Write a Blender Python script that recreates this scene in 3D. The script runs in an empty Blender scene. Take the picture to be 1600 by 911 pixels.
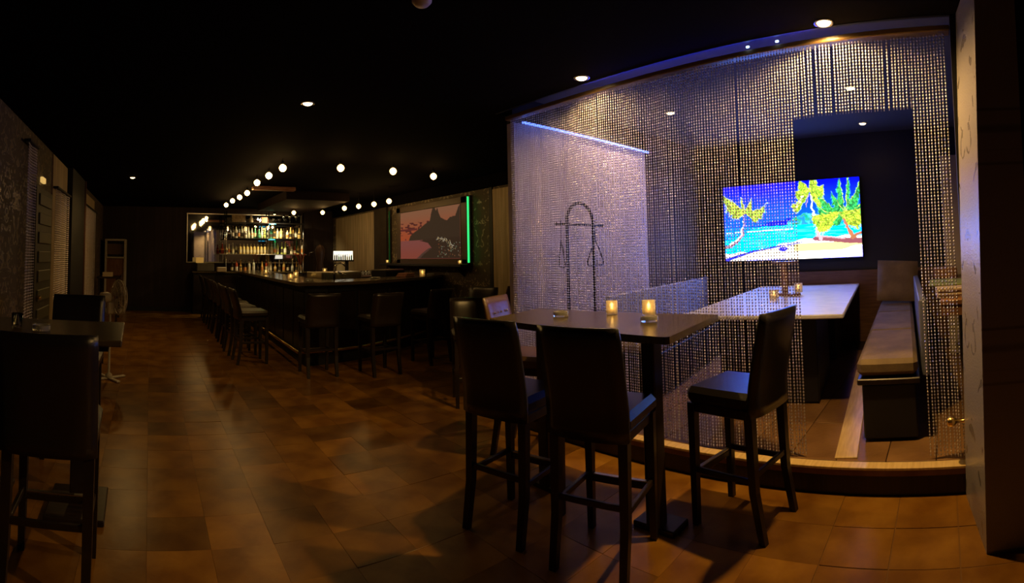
import bpy, math, random
import numpy as np
from mathutils import Vector, Matrix
random.seed(7); rng = np.random.default_rng(7)
PI = math.pi
sc = bpy.context.scene
COL = sc.collection

# ---------------------------------------------------------------- camera
# a hand-swept phone panorama: a cylindrical projection, about 116 degrees wide
F_, YAW, PIT, ROL, Y0 = 789.0, 0.717, 0.051, -0.02, 358.0
cd = bpy.data.cameras.new('camera'); cam = bpy.data.objects.new('camera', cd); COL.objects.link(cam)
cd.type = 'PANO'; cd.panorama_type = 'CENTRAL_CYLINDRICAL'
cd.central_cylindrical_range_u_min = -800 / F_; cd.central_cylindrical_range_u_max = 800 / F_
cd.central_cylindrical_range_v_min = -(911 - Y0) / F_; cd.central_cylindrical_range_v_max = Y0 / F_
cd.central_cylindrical_radius = 1.0
cd.clip_start = 0.02; cd.clip_end = 100
fw = Vector((math.sin(YAW), math.cos(YAW), 0)); rt = Vector((math.cos(YAW), -math.sin(YAW), 0)); up = Vector((0, 0, 1))
f2 = fw * math.cos(PIT) + up * math.sin(PIT); u2 = up * math.cos(PIT) - fw * math.sin(PIT)
r3 = rt * math.cos(ROL) + u2 * math.sin(ROL); u3 = u2 * math.cos(ROL) - rt * math.sin(ROL)
m = Matrix((r3, u3, -f2)).transposed().to_4x4(); m.translation = (0, 0, 1.5)
cam.matrix_world = m
sc.camera = cam

# ---------------------------------------------------------------- world, exposure
w = bpy.data.worlds.new('world'); sc.world = w; w.use_nodes = True
w.node_tree.nodes['Background'].inputs[0].default_value = (0.10, 0.09, 0.12, 1)
w.node_tree.nodes['Background'].inputs[1].default_value = 0.012
sc.view_settings.view_transform = 'Standard'; sc.view_settings.look = 'None'
sc.view_settings.gamma = 1.0; sc.view_settings.use_curve_mapping = False
sc.view_settings.exposure = -0.12
K_SPOT, K_BULB, K_TV = 1.0, 1.4, 1.0
WARM = (1.0, 0.58, 0.17)

# ---------------------------------------------------------------- materials
MATS = {}
def mat(name, col=(0.1,0.1,0.1), rough=0.5, metal=0.0, spec=0.5, emit=None, estr=0.0, noise=None, bump=0.0, bscale=60, trans=0.0, ior=1.45, coat=0.0, rand=0.0):
    """principled material; noise=(scale, other colour, amount) mottles it; rand varies value per object"""
    if name in MATS: return MATS[name]
    m = bpy.data.materials.new(name); m.use_nodes = True; nt = m.node_tree; b = nt.nodes['Principled BSDF']
    b.inputs['Base Color'].default_value = (*col, 1); b.inputs['Roughness'].default_value = rough
    b.inputs['Metallic'].default_value = metal; b.inputs['Specular IOR Level'].default_value = spec
    b.inputs['Transmission Weight'].default_value = trans; b.inputs['IOR'].default_value = ior
    b.inputs['Coat Weight'].default_value = coat
    if emit: b.inputs['Emission Color'].default_value = (*emit, 1); b.inputs['Emission Strength'].default_value = estr
    tc = nt.nodes.new('ShaderNodeTexCoord')
    src = None
    if noise:
        n = nt.nodes.new('ShaderNodeTexNoise'); n.inputs['Scale'].default_value = noise[0]; n.inputs['Detail'].default_value = 6
        if len(noise) > 3:
            mp = nt.nodes.new('ShaderNodeMapping'); mp.inputs['Scale'].default_value = noise[3]
            nt.links.new(tc.outputs['Object'], mp.inputs[0]); nt.links.new(mp.outputs[0], n.inputs['Vector'])
        else: nt.links.new(tc.outputs['Object'], n.inputs['Vector'])
        r = nt.nodes.new('ShaderNodeValToRGB'); r.color_ramp.elements[0].position = 0.38; r.color_ramp.elements[1].position = 0.68
        r.color_ramp.elements[0].color = (*col, 1); r.color_ramp.elements[1].color = (*noise[1], 1)
        nt.links.new(n.outputs['Fac'], r.inputs[0]); src = r.outputs[0]
    if rand:
        oi = nt.nodes.new('ShaderNodeObjectInfo'); hs = nt.nodes.new('ShaderNodeHueSaturation')
        mr = nt.nodes.new('ShaderNodeMapRange'); mr.inputs[3].default_value = 1 - rand; mr.inputs[4].default_value = 1 + rand
        nt.links.new(oi.outputs['Random'], mr.inputs[0]); nt.links.new(mr.outputs[0], hs.inputs['Value'])
        if src: nt.links.new(src, hs.inputs['Color'])
        else: hs.inputs['Color'].default_value = (*col, 1)
        src = hs.outputs[0]
    if src: nt.links.new(src, b.inputs['Base Color'])
    if bump:
        n2 = nt.nodes.new('ShaderNodeTexNoise'); n2.inputs['Scale'].default_value = bscale; n2.inputs['Detail'].default_value = 4
        nt.links.new(tc.outputs['Object'], n2.inputs['Vector'])
        bp = nt.nodes.new('ShaderNodeBump'); bp.inputs['Strength'].default_value = bump; bp.inputs['Distance'].default_value = 0.01
        nt.links.new(n2.outputs['Fac'], bp.inputs['Height']); nt.links.new(bp.outputs[0], b.inputs['Normal'])
    MATS[name] = m
    return m

def damask(name, base, motif, axis='Y', scale=3.0, thr=0.56, rough=(0.7, 0.25)):
    """wallpaper with a mirrored, flowing sheen motif printed on it (a flat print)"""
    m = bpy.data.materials.new(name); m.use_nodes = True; nt = m.node_tree; b = nt.nodes['Principled BSDF']; L = nt.links.new
    tc = nt.nodes.new('ShaderNodeTexCoord'); sp = nt.nodes.new('ShaderNodeSeparateXYZ'); L(tc.outputs['Object'], sp.inputs[0])
    pp = nt.nodes.new('ShaderNodeMath'); pp.operation = 'PINGPONG'; pp.inputs[1].default_value = 0.34; L(sp.outputs[axis], pp.inputs[0])
    md = nt.nodes.new('ShaderNodeMath'); md.operation = 'FLOORED_MODULO'; md.inputs[1].default_value = 1.05; L(sp.outputs['Z'], md.inputs[0])
    cb = nt.nodes.new('ShaderNodeCombineXYZ'); L(pp.outputs[0], cb.inputs[0]); L(md.outputs[0], cb.inputs[1])
    n = nt.nodes.new('ShaderNodeTexNoise'); n.inputs['Scale'].default_value = scale * 2.2; n.inputs['Detail'].default_value = 1.5; n.inputs['Distortion'].default_value = 2.2
    L(cb.outputs[0], n.inputs['Vector'])
    r = nt.nodes.new('ShaderNodeValToRGB'); r.color_ramp.elements[0].position = thr; r.color_ramp.elements[1].position = thr + 0.03; L(n.outputs['Fac'], r.inputs[0])
    mx = nt.nodes.new('ShaderNodeMix'); mx.data_type = 'RGBA'; L(r.outputs[0], mx.inputs[0]); mx.inputs[6].default_value = (*base, 1); mx.inputs[7].default_value = (*motif, 1)
    L(mx.outputs[2], b.inputs['Base Color'])
    mr = nt.nodes.new('ShaderNodeMapRange'); mr.inputs[3].default_value = rough[0]; mr.inputs[4].default_value = rough[1]; L(r.outputs[0], mr.inputs[0]); L(mr.outputs[0], b.inputs['Roughness'])
    n2 = nt.nodes.new('ShaderNodeTexNoise'); n2.inputs['Scale'].default_value = 90; L(tc.outputs['Object'], n2.inputs['Vector'])
    bp = nt.nodes.new('ShaderNodeBump'); bp.inputs['Strength'].default_value = 0.25; bp.inputs['Distance'].default_value = 0.01; L(n2.outputs['Fac'], bp.inputs['Height']); L(bp.outputs[0], b.inputs['Normal'])
    return m

def floor_mat(name, rand):
    m = mat(name, (0.145,0.058,0.006), 0.30, spec=.26, noise=(3.4,(0.27,0.128,0.018)), bump=0.10, bscale=16, rand=rand)
    return m
M_black   = mat('black_paint', (0.010,0.010,0.012), 0.55)
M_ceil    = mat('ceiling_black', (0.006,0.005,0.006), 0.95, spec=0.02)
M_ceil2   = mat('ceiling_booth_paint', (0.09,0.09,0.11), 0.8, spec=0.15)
M_wall    = mat('dark_wall', (0.030,0.020,0.014), 0.75, noise=(3,(0.045,0.032,0.02)), bump=0.3, bscale=50)
M_leather = mat('black_leather', (0.012,0.010,0.009), 0.30, spec=0.6, bump=0.10, bscale=120)
M_leather2= mat('brown_leather', (0.10,0.052,0.022), 0.32, spec=0.6, bump=0.15, bscale=90)
M_dwood   = mat('dark_wood', (0.012,0.008,0.006), 0.38, noise=(4,(0.028,0.017,0.010),1,(1,12,1)))
M_dwood2  = mat('espresso_table', (0.050,0.036,0.016), 0.26, noise=(5,(0.085,0.062,0.028),1,(1,8,1)))
M_wood    = mat('brown_wood', (0.16,0.07,0.03), 0.4, noise=(6,(0.26,0.13,0.06),1,(9,1,1)))
M_oak     = mat('light_wood', (0.62,0.43,0.18), 0.30, noise=(5,(0.78,0.58,0.28),1,(1,10,1)))
M_chrome  = mat('chrome', (0.75,0.74,0.72), 0.14, metal=1)
M_brass   = mat('brass', (0.85,0.60,0.22), 0.25, metal=1)
M_iron    = mat('black_iron', (0.02,0.02,0.022), 0.45, metal=0.6)
M_bead    = mat('aluminium_beads', (0.80,0.76,0.84), 0.33, metal=.92, spec=.8)
M_white   = mat('white_plastic', (0.55,0.50,0.42), 0.45)
M_floor   = floor_mat('floor_tile_brown', 0.34)
M_grout   = mat('floor_grout', (0.15,0.065,0.01), 0.5)
M_rail    = mat('curtain_track_wood', (0.19,0.12,0.055), 0.30)
M_cushion = mat('grey_brown_suede', (0.17,0.12,0.07), 0.75, noise=(5,(0.25,0.18,0.10)), bump=0.25, bscale=30)
M_btable  = mat('pale_table_laminate', (0.72,0.74,0.80), 0.38, noise=(7,(0.90,0.90,0.92),1,(3,1,1)))
M_mirror  = mat('mirror_glass', (0.55,0.55,0.57), 0.03, metal=1)
M_panel   = mat('grasscloth_panel', (0.42,0.32,0.17), 0.42, noise=(16,(0.68,0.54,0.32),1,(1,1,0.06)), bump=0.5, bscale=70)
M_lilac   = mat('pale_lilac_wall', (0.60,0.53,0.60), 0.6, noise=(2,(0.68,0.61,0.68)), bump=0.15, bscale=30)
M_marble  = damask('veined_wallpaper', (0.26,0.24,0.25), (0.15,0.135,0.135), 'X', 2.0, 0.60, (0.26,0.20))
M_damaskL = damask('damask_wallpaper_left', (0.075,0.055,0.03), (0.30,0.24,0.15), 'Y', 3.4, 0.55)
M_damaskR = damask('damask_wallpaper_right', (0.085,0.062,0.036), (0.34,0.27,0.17), 'Y', 3.0, 0.58)
M_glass   = mat('clear_glass', (0.95,0.95,0.93), 0.04, trans=1.0, ior=1.45)
M_frost   = mat('frosted_glass', (0.95,0.88,0.74), 0.5, trans=0.65, ior=1.15)
M_wax     = mat('candle_wax', (0.9,0.75,0.45), 0.6, emit=(1.0,0.62,0.18), estr=0.5)
M_flame   = mat('flame', (1,0.7,0.3), 0.5, emit=(1.0,0.62,0.16), estr=14)
M_bulb    = mat('lit_bulb', (1,0.9,0.7), 0.5, emit=(1.0,0.60,0.19), estr=22)
M_bulb2   = mat('lit_bulb_dimmer', (1,0.9,0.7), 0.5, emit=(1.0,0.60,0.19), estr=7)
M_lamp    = mat('lit_lens', (1,0.9,0.7), 0.5, emit=(1.0,0.70,0.32), estr=10)
M_neon    = mat('green_neon', (0.1,1,0.3), 0.5, emit=(0.03,1.0,0.22), estr=1.3)
M_blueled = mat('blue_led', (0.3,0.4,1), 0.5, emit=(0.10,0.20,1.0), estr=3.5)
M_bluedot = mat('blue_indicator', (0.3,0.5,1), 0.5, emit=(0.35,0.6,1.0), estr=8)
M_steel   = mat('brushed_steel', (0.45,0.42,0.36), 0.32, metal=1)
M_paper   = mat('paper', (0.62,0.50,0.34), 0.7)
M_green   = mat('green_cloth', (0.30,0.36,0.10), 0.7)
M_blued   = mat('blue_grey_panel', (0.22,0.24,0.34), 0.5)

# ---------------------------------------------------------------- mesh helpers
class MB:
    def __init__(s): s.v = []; s.f = []; s.smooth = []
    def add(s, vs, fs, sm=False, M=None):
        o = len(s.v)
        if M is not None: vs = [tuple(M @ Vector(p)) for p in vs]
        s.v += [tuple(p) for p in vs]; s.f += [tuple(i + o for i in f) for f in fs]; s.smooth += [sm] * len(fs); return s
    def box(s, c, d, b=0.0, M=None):
        """centre c, full size d, chamfer b"""
        x, y, z = d[0]/2, d[1]/2, d[2]/2; b = min(b, x*.9, y*.9, z*.9)
        if b <= 0:
            vs = [(c[0]+i*x, c[1]+j*y, c[2]+k*z) for i in (-1,1) for j in (-1,1) for k in (-1,1)]
            fs = [(0,1,3,2),(4,6,7,5),(0,4,5,1),(2,3,7,6),(0,2,6,4),(1,5,7,3)]
            return s.add(vs, fs, False, M)
        idx = {}; vs = []
        for i in (-1,1):
            for j in (-1,1):
                for k in (-1,1):
                    for a in range(3):
                        p = [i*(x - (b if a != 0 else 0)), j*(y - (b if a != 1 else 0)), k*(z - (b if a != 2 else 0))]
                        idx[(i,j,k,a)] = len(vs); vs.append((c[0]+p[0], c[1]+p[1], c[2]+p[2]))
        fs = []
        for g in (-1,1):
            fs.append([idx[(g,j,k,0)] for j,k in ((-1,-1),(1,-1),(1,1),(-1,1))][::g])
            fs.append([idx[(i,g,k,1)] for i,k in ((-1,-1),(1,-1),(1,1),(-1,1))][::-g])
            fs.append([idx[(i,j,g,2)] for i,j in ((-1,-1),(1,-1),(1,1),(-1,1))][::g])
        for i in (-1,1):
            for j in (-1,1):
                f = [idx[(i,j,-1,0)], idx[(i,j,-1,1)], idx[(i,j,1,1)], idx[(i,j,1,0)]]; fs.append(f if i*j > 0 else f[::-1])
                f = [idx[(i,-1,j,2)], idx[(i,-1,j,0)], idx[(i,1,j,0)], idx[(i,1,j,2)]]; fs.append(f if i*j > 0 else f[::-1])
                f = [idx[(-1,i,j,1)], idx[(-1,i,j,2)], idx[(1,i,j,2)], idx[(1,i,j,1)]]; fs.append(f if i*j > 0 else f[::-1])
                for k in (-1,1):
                    f = [idx[(i,j,k,0)], idx[(i,j,k,1)], idx[(i,j,k,2)]]; fs.append(f if i*j*k > 0 else f[::-1])
        return s.add(vs, fs, False, M)
    def lathe(s, prof, n=16, c=(0,0,0), sm=True, M=None, cap=True):
        vs = []; fs = []
        for r, z in prof:
            for k in range(n): a = 2*PI*k/n; vs.append((c[0]+r*math.cos(a), c[1]+r*math.sin(a), c[2]+z))
        for i in range(len(prof)-1):
            for k in range(n): k2 = (k+1) % n; fs.append((i*n+k, i*n+k2, (i+1)*n+k2, (i+1)*n+k))
        if cap:
            if prof[0][0] > 1e-4: fs.append(tuple(range(n))[::-1])
            if prof[-1][0] > 1e-4: fs.append(tuple((len(prof)-1)*n+k for k in range(n)))
        return s.add(vs, fs, sm, M)
    def tube(s, pts, r, n=8, sm=True, closed=False, M=None):
        P = [Vector(p) for p in pts]; rr = r if isinstance(r, (list, tuple)) else [r]*len(P); vs = []; fs = []; u = None
        for i, p in enumerate(P):
            if closed: t = P[(i+1) % len(P)] - P[i-1]
            else: t = P[min(i+1, len(P)-1)] - P[max(i-1, 0)]
            t.normalize()
            if u is None: u = t.orthogonal().normalized()
            else: u = (u - t*u.dot(t)).normalized()
            w_ = t.cross(u)
            for k in range(n): a = 2*PI*k/n; vs.append(tuple(p + (u*math.cos(a) + w_*math.sin(a))*rr[i]))
        for i in range(len(P) if closed else len(P)-1):
            j = (i+1) % len(P)
            for k in range(n): k2 = (k+1) % n; fs.append((i*n+k, i*n+k2, j*n+k2, j*n+k))
        if not closed: fs.append(tuple(range(n))[::-1]); fs.append(tuple((len(P)-1)*n+k for k in range(n)))
        return s.add(vs, fs, sm, M)
    def prism(s, poly, z0, z1, M=None):
        n = len(poly); vs = [(x, y, z0) for x, y in poly] + [(x, y, z1) for x, y in poly]
        fs = [tuple(range(n))[::-1], tuple(range(n, 2*n))] + [(i, (i+1) % n, n+(i+1) % n, n+i) for i in range(n)]
        return s.add(vs, fs, False, M)
    def taper(s, p0, p1, a, b, M=None):
        """square leg from p0 (half-size a) up to p1 (half-size b)"""
        vs = [(p[0]+i*h, p[1]+j*h, p[2]) for p, h in ((p0, a), (p1, b)) for i, j in ((-1,-1),(1,-1),(1,1),(-1,1))]
        return s.add(vs, [(3,2,1,0),(4,5,6,7),(0,1,5,4),(1,2,6,5),(2,3,7,6),(3,0,4,7)], False, M)
    def mesh(s, name, m_):
        me = bpy.data.meshes.new(name); me.from_pydata(s.v, [], s.f)
        me.polygons.foreach_set('use_smooth', s.smooth); me.materials.append(m_); me.update(); return me
    def build(s, name, m_, parent=None, loc=None, kind=None, label=None):
        o = bpy.data.objects.new(name, s.mesh(name, m_)); COL.objects.link(o)
        if parent: o.parent = parent
        if loc: o.location = loc
        if kind: o['kind'] = kind
        if label: o['label'] = label
        return o
def obj(name, me, parent=None, loc=None, rz=0, label=None):
    o = bpy.data.objects.new(name, me); COL.objects.link(o)
    if parent: o.parent = parent
    if loc: o.location = loc
    o.rotation_euler[2] = rz
    if label: o['label'] = label
    return o
def thing(name, label, cat, loc=(0,0,0), rz=0, group=None):
    o = bpy.data.objects.new(name, None); COL.objects.link(o); o.empty_display_size = 0.1
    o.location = loc; o.rotation_euler = (0,0,rz); o['label'] = label; o['category'] = cat
    if group: o['group'] = group
    return o
def tag(o, label, cat, group=None, kind=None):
    o['label'] = label; o['category'] = cat
    if group: o['group'] = group
    if kind: o['kind'] = kind
    return o
def struct(name, mb, m_, parent=None):
    o = mb.build(name, m_, parent)
    if parent is None: o['kind'] = 'structure'
    return o
KIDS = {}
def kids(o): return [c for c in bpy.data.objects if c.parent == o]
def dup(root, loc, rz, label, group=None):
    def cp(o, par):
        c = o.copy(); COL.objects.link(c); c.parent = par
        for ch in list(o.children): cp(ch, c)
        return c
    r = cp(root, None); r.location = loc; r.rotation_euler = (0,0,rz); r['label'] = label
    if group: r['group'] = group
    return r
def spot(parent, loc, energy, ang, blend, col=WARM, aim=None, r=0.04, name='lamp_light'):
    l = bpy.data.lights.new(name, 'SPOT'); l.energy = energy; l.color = col; l.spot_size = ang; l.spot_blend = blend; l.shadow_soft_size = r
    o = bpy.data.objects.new(name, l); COL.objects.link(o); o.parent = parent; o.location = loc
    if aim: o.rotation_euler = Vector(aim).to_track_quat('-Z', 'Y').to_euler()
    return o
def point(parent, loc, energy, col=WARM, r=0.03, name='lamp_light'):
    l = bpy.data.lights.new(name, 'POINT'); l.energy = energy; l.color = col; l.shadow_soft_size = r
    o = bpy.data.objects.new(name, l); COL.objects.link(o); o.parent = parent; o.location = loc
    return o
def B(x0, x1, y0, y1, z0, z1, b=0.0): return MB().box(((x0+x1)/2, (y0+y1)/2, (z0+z1)/2), (x1-x0, y1-y0, z1-z0), b)

# ---------------------------------------------------------------- structure
XL, XR, YB, ZC = -1.3, 5.2, 13.7, 2.82      # main room
XB, ZI = 6.8, 3.00                          # booth back wall and its ceiling
CX, CY0, CY1, RZ = 3.06, -0.07, 3.50, 2.75  # bead curtain line
fl = struct('floor', B(XL-.1, XR+.1, -2.1, YB+.1, -0.08, -0.0015), M_grout)
T = 0.33; tm = [MB().box((0,0,-.003), (T-.0007-d, T-.0007-d, .012), .0004) for d in (0, .0003, .0006)]
tm = [t.mesh('tile', M_floor) for t in tm]
cnt = 0
Xs = [-0.98 + T*i for i in range(13)]; rest = MB()
for j in range(48):
    for i in range(-1, 20):
        x = -1.31 + T*(i+.5); y = -1.98 + T*(j+.5) 
        if x > XR or y > YB: continue
        if x > 3.0 and y < 3.5: continue
        near = y > 0.55 and y < 6.3 and x < 3.05
        z = random.uniform(-.0012, .0010)
        if near and cnt < 298 and x > -1.3:
            o = obj('tile', tm[(i*7+j*3) % 3], fl, (x, y, z), random.choice((0, PI/2, PI, -PI/2))); o.rotation_euler[0] = random.uniform(-.005,.005); o.rotation_euler[1] = random.uniform(-.005,.005); cnt += 1
        else: rest.box((x, y, z-.004), (T-.007, T-.007, .010))
o = rest.build('tile_field', mat('floor_tile_far', (0.145,0.058,0.006), 0.30, spec=.26, noise=(3.4,(0.27,0.128,0.018)), bump=0.10, bscale=16), fl); o['kind'] = 'stuff'

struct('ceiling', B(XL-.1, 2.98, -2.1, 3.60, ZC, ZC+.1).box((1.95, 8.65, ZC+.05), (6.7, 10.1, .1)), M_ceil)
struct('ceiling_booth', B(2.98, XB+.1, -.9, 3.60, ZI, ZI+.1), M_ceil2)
struct('wall_back', B(XL-.1, XR+.1, YB, YB+.1, 0, 2.95), mat('back_wall_maroon', (0.020,0.012,0.010), 0.8, noise=(14,(0.035,0.02,0.016),1,(1,1,0.04))))
struct('wall_front', B(XL-.1, 2.5, -2.1, -2.0, 0, 2.95), M_wall)
struct('wall_left', B(XL-.1, XL, -2.0, YB, 0, 2.95), M_damaskL)
wr = struct('wall_right', B(XR, XR+.1, 3.6, YB, 0, 2.95), M_damaskR)
# booth shell: partition shared with the main room, television wall, right wall
part = struct('wall_partition', B(3.10, 5.28, 3.50, 3.60, 0, 2.74), M_lilac)
struct('wall_partition_dark', B(5.28, XB, 3.50, 3.60, 0, 3.00), mat('umber_wall', (0.06,0.035,0.022), 0.7))
struct('wall_partition_top', B(3.10, 5.28, 3.52, 3.60, 2.74, 3.00), M_black)
struct('wall_booth_back', B(XB, XB+.1, -.9, 3.6, 0, 3.05), M_black)
struct('wall_booth_right', B(2.98, XB+.1, -.9, -.80, 0, 3.05), M_wall)
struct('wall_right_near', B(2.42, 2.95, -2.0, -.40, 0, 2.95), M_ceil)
_w1 = MB().prism([(2.40,-.40),(2.955,-.40),(2.955,-.090),(2.40,-.162)], 0, ZC)
_w1.v = [(x, y-.03*(z-1.2) if y > -.3 else y, z) for x, y, z in _w1.v]      # wall end a touch out of plumb
wp = struct('trim_1', _w1, M_marble)     # veined wallpaper face of the wall end
struct('trim_2', B(2.96, 3.06, -.9, -.10, 0, ZC), M_black)
# fascia between main ceiling and booth ceiling, curtain track
struct('trim_3', B(2.955, 2.98, -.1, 3.6, ZC-.004, ZI), M_black)
tr = struct('trim_4', B(CX-.045, CX+.045, CY0-.03, CY1+.03, RZ, RZ+.035, .006), M_rail)
# wainscot (raised wooden back rest along the television wall)
wn = struct('trim_6', B(XB-.06, XB, -.8, 2.2, .17, 1.13), mat('wainscot_wood', (0.12,0.055,0.028), 0.45, noise=(4,(0.18,0.09,0.045),1,(1,1,9))))

# platform of the booth
pl = thing('platform', 'low raised booth platform with a lamplit-coloured wooden nosing along its edge', 'platform', (0,0,0))
M_plat = mat('platform_top', (0.17,0.085,0.030), 0.42, noise=(3,(0.26,0.14,0.055)), bump=0.2, bscale=30)
B(3.03, XB-.01, -.79, 3.49, 0.0, .165).build('base', M_dwood, pl)
B(2.985, 3.03, -.10, 3.50, 0.0, .125).build('riser', M_dwood, pl)
B(2.968, 3.04, -.10, 3.50, .122, .156, .003).build('nosing', M_wood, pl, label='brown wooden nosing')
B(2.962, 3.045, -.10, 3.50, .157, .174, .003).build('lamplit_edge', M_oak, pl, label='edge strip with lamplight in its pale gold colour')  # top of the nosing, lamplight from above put into its paler colour
tb = [MB().box((0,0,0), (.62, .30, .010), .002).mesh('floor_board', M_plat)]
for i in range(6):
    for j in range(14):
        y = -.65 + .305*j; x = 3.36 + .625*i
        if x + .31 > XB-.01 or y > 3.33: continue
        obj('floor_board', tb[0], pl, (x, y, .170))
sb = B(3.06, 5.2, -.07, .07, 0, .018, .003).build('floor_strip', M_oak, pl, (0, .66, .168), label='light wooden strip let into the platform floor'); sb.rotation_euler[2] = 0.11; sb.location = (0.03, 0.33, .168)

# skirting on the right wall of the main room and on the wall end
struct('baseboard_right', B(XR-.02, XR, 3.6, YB, 0, .12), M_black)
struct('baseboard_left', B(XL, XL+.02, -2, YB, 0, .12), M_black)
struct('baseboard_back', B(XL, XR, YB-.02, YB, 0, .12), M_black)

# ---------------------------------------------------------------- bead curtains (countless beads: one object)
def beads(mb_v, mb_f, xs, z0f, z1, step, size, line, jit=0.0015, wave=0.012):
    """strands along line((t)) -> (x, y); z0f(t) gives the lower end"""
    V = []; Fc = []
    nb = 0
    base = np.array([(0,0,1.35),(1,0,0),(0,1,0),(-1,0,0),(0,-1,0),(0,0,-1.35)])
    tri = np.array([(0,1,2),(0,2,3),(0,3,4),(0,4,1),(5,2,1),(5,3,2),(5,4,3),(5,1,4)])
    for t in xs:
        x, y = line(t); z0 = z0f(t)
        n = int((z1 - z0)/step)
        if n < 1: continue
        zz = z1 - step*(np.arange(n)+.5)
        ph = rng.uniform(0, 6.28); ox = rng.normal(0, wave*.3); oy = rng.normal(0, wave*.22)
        tt = (z1 - zz)/max(.1, z1-z0)
        px = x + ox*tt; py = y + oy*tt
        a = rng.uniform(0, PI/2) + np.where(np.arange(n) % 2, .35, -.35) + rng.normal(0,.12,n)
        ca, sa = np.cos(a)[:,None], np.sin(a)[:,None]
        bx = base[None,:,0]*ca - base[None,:,1]*sa; by = base[None,:,0]*sa + base[None,:,1]*ca
        P = np.stack([px[:,None] + bx*size, py[:,None] + by*size, zz[:,None] + base[None,:,2]*size + 0*bx], -1).reshape(-1,3)
        V.append(P); Fc.append((tri[None] + (np.arange(n)*6)[:,None,None] + nb).reshape(-1,3)); nb += 6*n
        # the thin thread of the strand
        w_ = .0009; r = np.array([(x-w_,y-w_,z1),(x+w_,y-w_,z1),(x,y+w_,z1),(x+ox-w_,y+oy-w_,z0),(x+ox+w_,y+oy-w_,z0),(x+ox,y+oy+w_,z0)])
        V.append(r); Fc.append(np.array([(0,1,4),(0,4,3),(1,2,5),(1,5,4),(2,0,3),(2,3,5)])+nb); nb += 6
    return np.concatenate(V), np.concatenate(Fc)
def bead_obj(name, V, Fc, m_, parent=None):
    me = bpy.data.meshes.new(name); me.vertices.add(len(V)); me.vertices.foreach_set('co', V.astype(np.float32).ravel())
    me.loops.add(Fc.size); me.loops.foreach_set('vertex_index', Fc.astype(np.int32).ravel())
    me.polygons.add(len(Fc)); me.polygons.foreach_set('loop_start', np.arange(0, Fc.size, 3, dtype=np.int32))
    me.materials.append(m_); me.update(calc_edges=True); me.validate()
    o = bpy.data.objects.new(name, me); COL.objects.link(o); o['kind'] = 'stuff'
    if parent: o.parent = parent
    return o
def zlow(y): return 2.30 if 0.15 < y < 0.91 else .185
ys = []; y = CY0 + .01
while y < CY1:
    if min(abs(y-.735), abs(y-.29)) > .019: ys.append(y)
    y += .0200 + (0.008 if random.random() < .03 else 0)
ys += [.735, .29]
V, Fc = beads(None, None, ys, lambda y_: zlow(y_), RZ, .0200, .0068, lambda t: (CX + .012*math.sin(t*7.0) + .006*math.sin(t*23), t))
bc = bead_obj('bead_curtain', V, Fc, M_bead)
tag(bc, 'tall metal bead curtain with a doorway gap, hanging along the raised booth', 'curtain', kind='stuff')
# side curtain closing the booth corner: hangs just inside the partition
V, Fc = beads(None, None, np.arange(3.09, 5.2, .024), lambda t: .19, RZ-.03, .0225, .0062, lambda t: (t, 3.44 + .01*math.sin(t*9)))
o = bead_obj('bead_curtain', V, Fc, M_bead); tag(o, 'metal bead curtain hanging against the lilac side wall of the booth', 'curtain', kind='stuff')

# blue led strip along the top of the partition and above the track
lst = thing('led_strip', 'glowing blue light strip running along the top of the lilac booth wall', 'light strip', (3.12, 3.40, 2.72))
B(0, 2.1, -.012, .012, 0, .03).build('channel', M_black, lst, (0,0,.012)); B(.0, 2.1, -.008, .008, -.008, .012).build('diffuser', M_blueled, lst)
lst = thing('led_strip', 'blue light strip hidden above the curtain track, tinting the ceiling edge', 'light strip', (3.12, .75, 2.80))
B(-.01, .01, 0, 1.9, -.008, 0).build('channel', M_black, lst); B(-.008, .008, 0, 1.9, 0, .010).build('diffuser', mat('blue_led_soft', (0.2,0.3,1), 0.5, emit=(0.02,0.04,1.0), estr=70.0), lst)
for yy in (1.17, 0.97):
    dd = MB().box((0,0,0), (.012,.022,.012), .003).build('indicator_light', M_bluedot, None, (3.0, yy, 2.795)); tag(dd, 'tiny blue pinpoint light on the ceiling edge, ' + ('left' if yy > 1.1 else 'right') + ' of the pair', 'light')

# ---------------------------------------------------------------- television with a beach picture
def smooth(a, b, x): t = np.clip((x-a)/(b-a), 0, 1); return t*t*(3-2*t)
NX, NY = 288, 160
U, Vv = np.meshgrid(np.linspace(0,1,NX), np.linspace(0,1,NY))       # u from left (as seen), v down
def hsh(x, y): return np.modf(np.abs(np.sin(x*127.1 + y*311.7)*43758.5453))[0]
def vn(x, y):
    xi, yi = np.floor(x), np.floor(y); fx, fy = x-xi, y-yi; fx = fx*fx*(3-2*fx); fy = fy*fy*(3-2*fy)
    return (hsh(xi,yi)*(1-fx)+hsh(xi+1,yi)*fx)*(1-fy) + (hsh(xi,yi+1)*(1-fx)+hsh(xi+1,yi+1)*fx)*fy
def mixc(img, mask, c): 
    mask = np.clip(mask,0,1)[...,None]; return img*(1-mask) + np.array(c)*mask if not isinstance(c, np.ndarray) or c.ndim == 1 else img*(1-mask)+c*mask
def inpoly(U, V, poly):
    inside = np.zeros(U.shape, bool); n = len(poly)
    for i in range(n):
        x1, y1 = poly[i]; x2, y2 = poly[(i+1) % n]
        c = ((y1 > V) != (y2 > V)) & (U < (x2-x1)*(V-y1)/(y2-y1+1e-12)+x1); inside ^= c
    return inside
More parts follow.
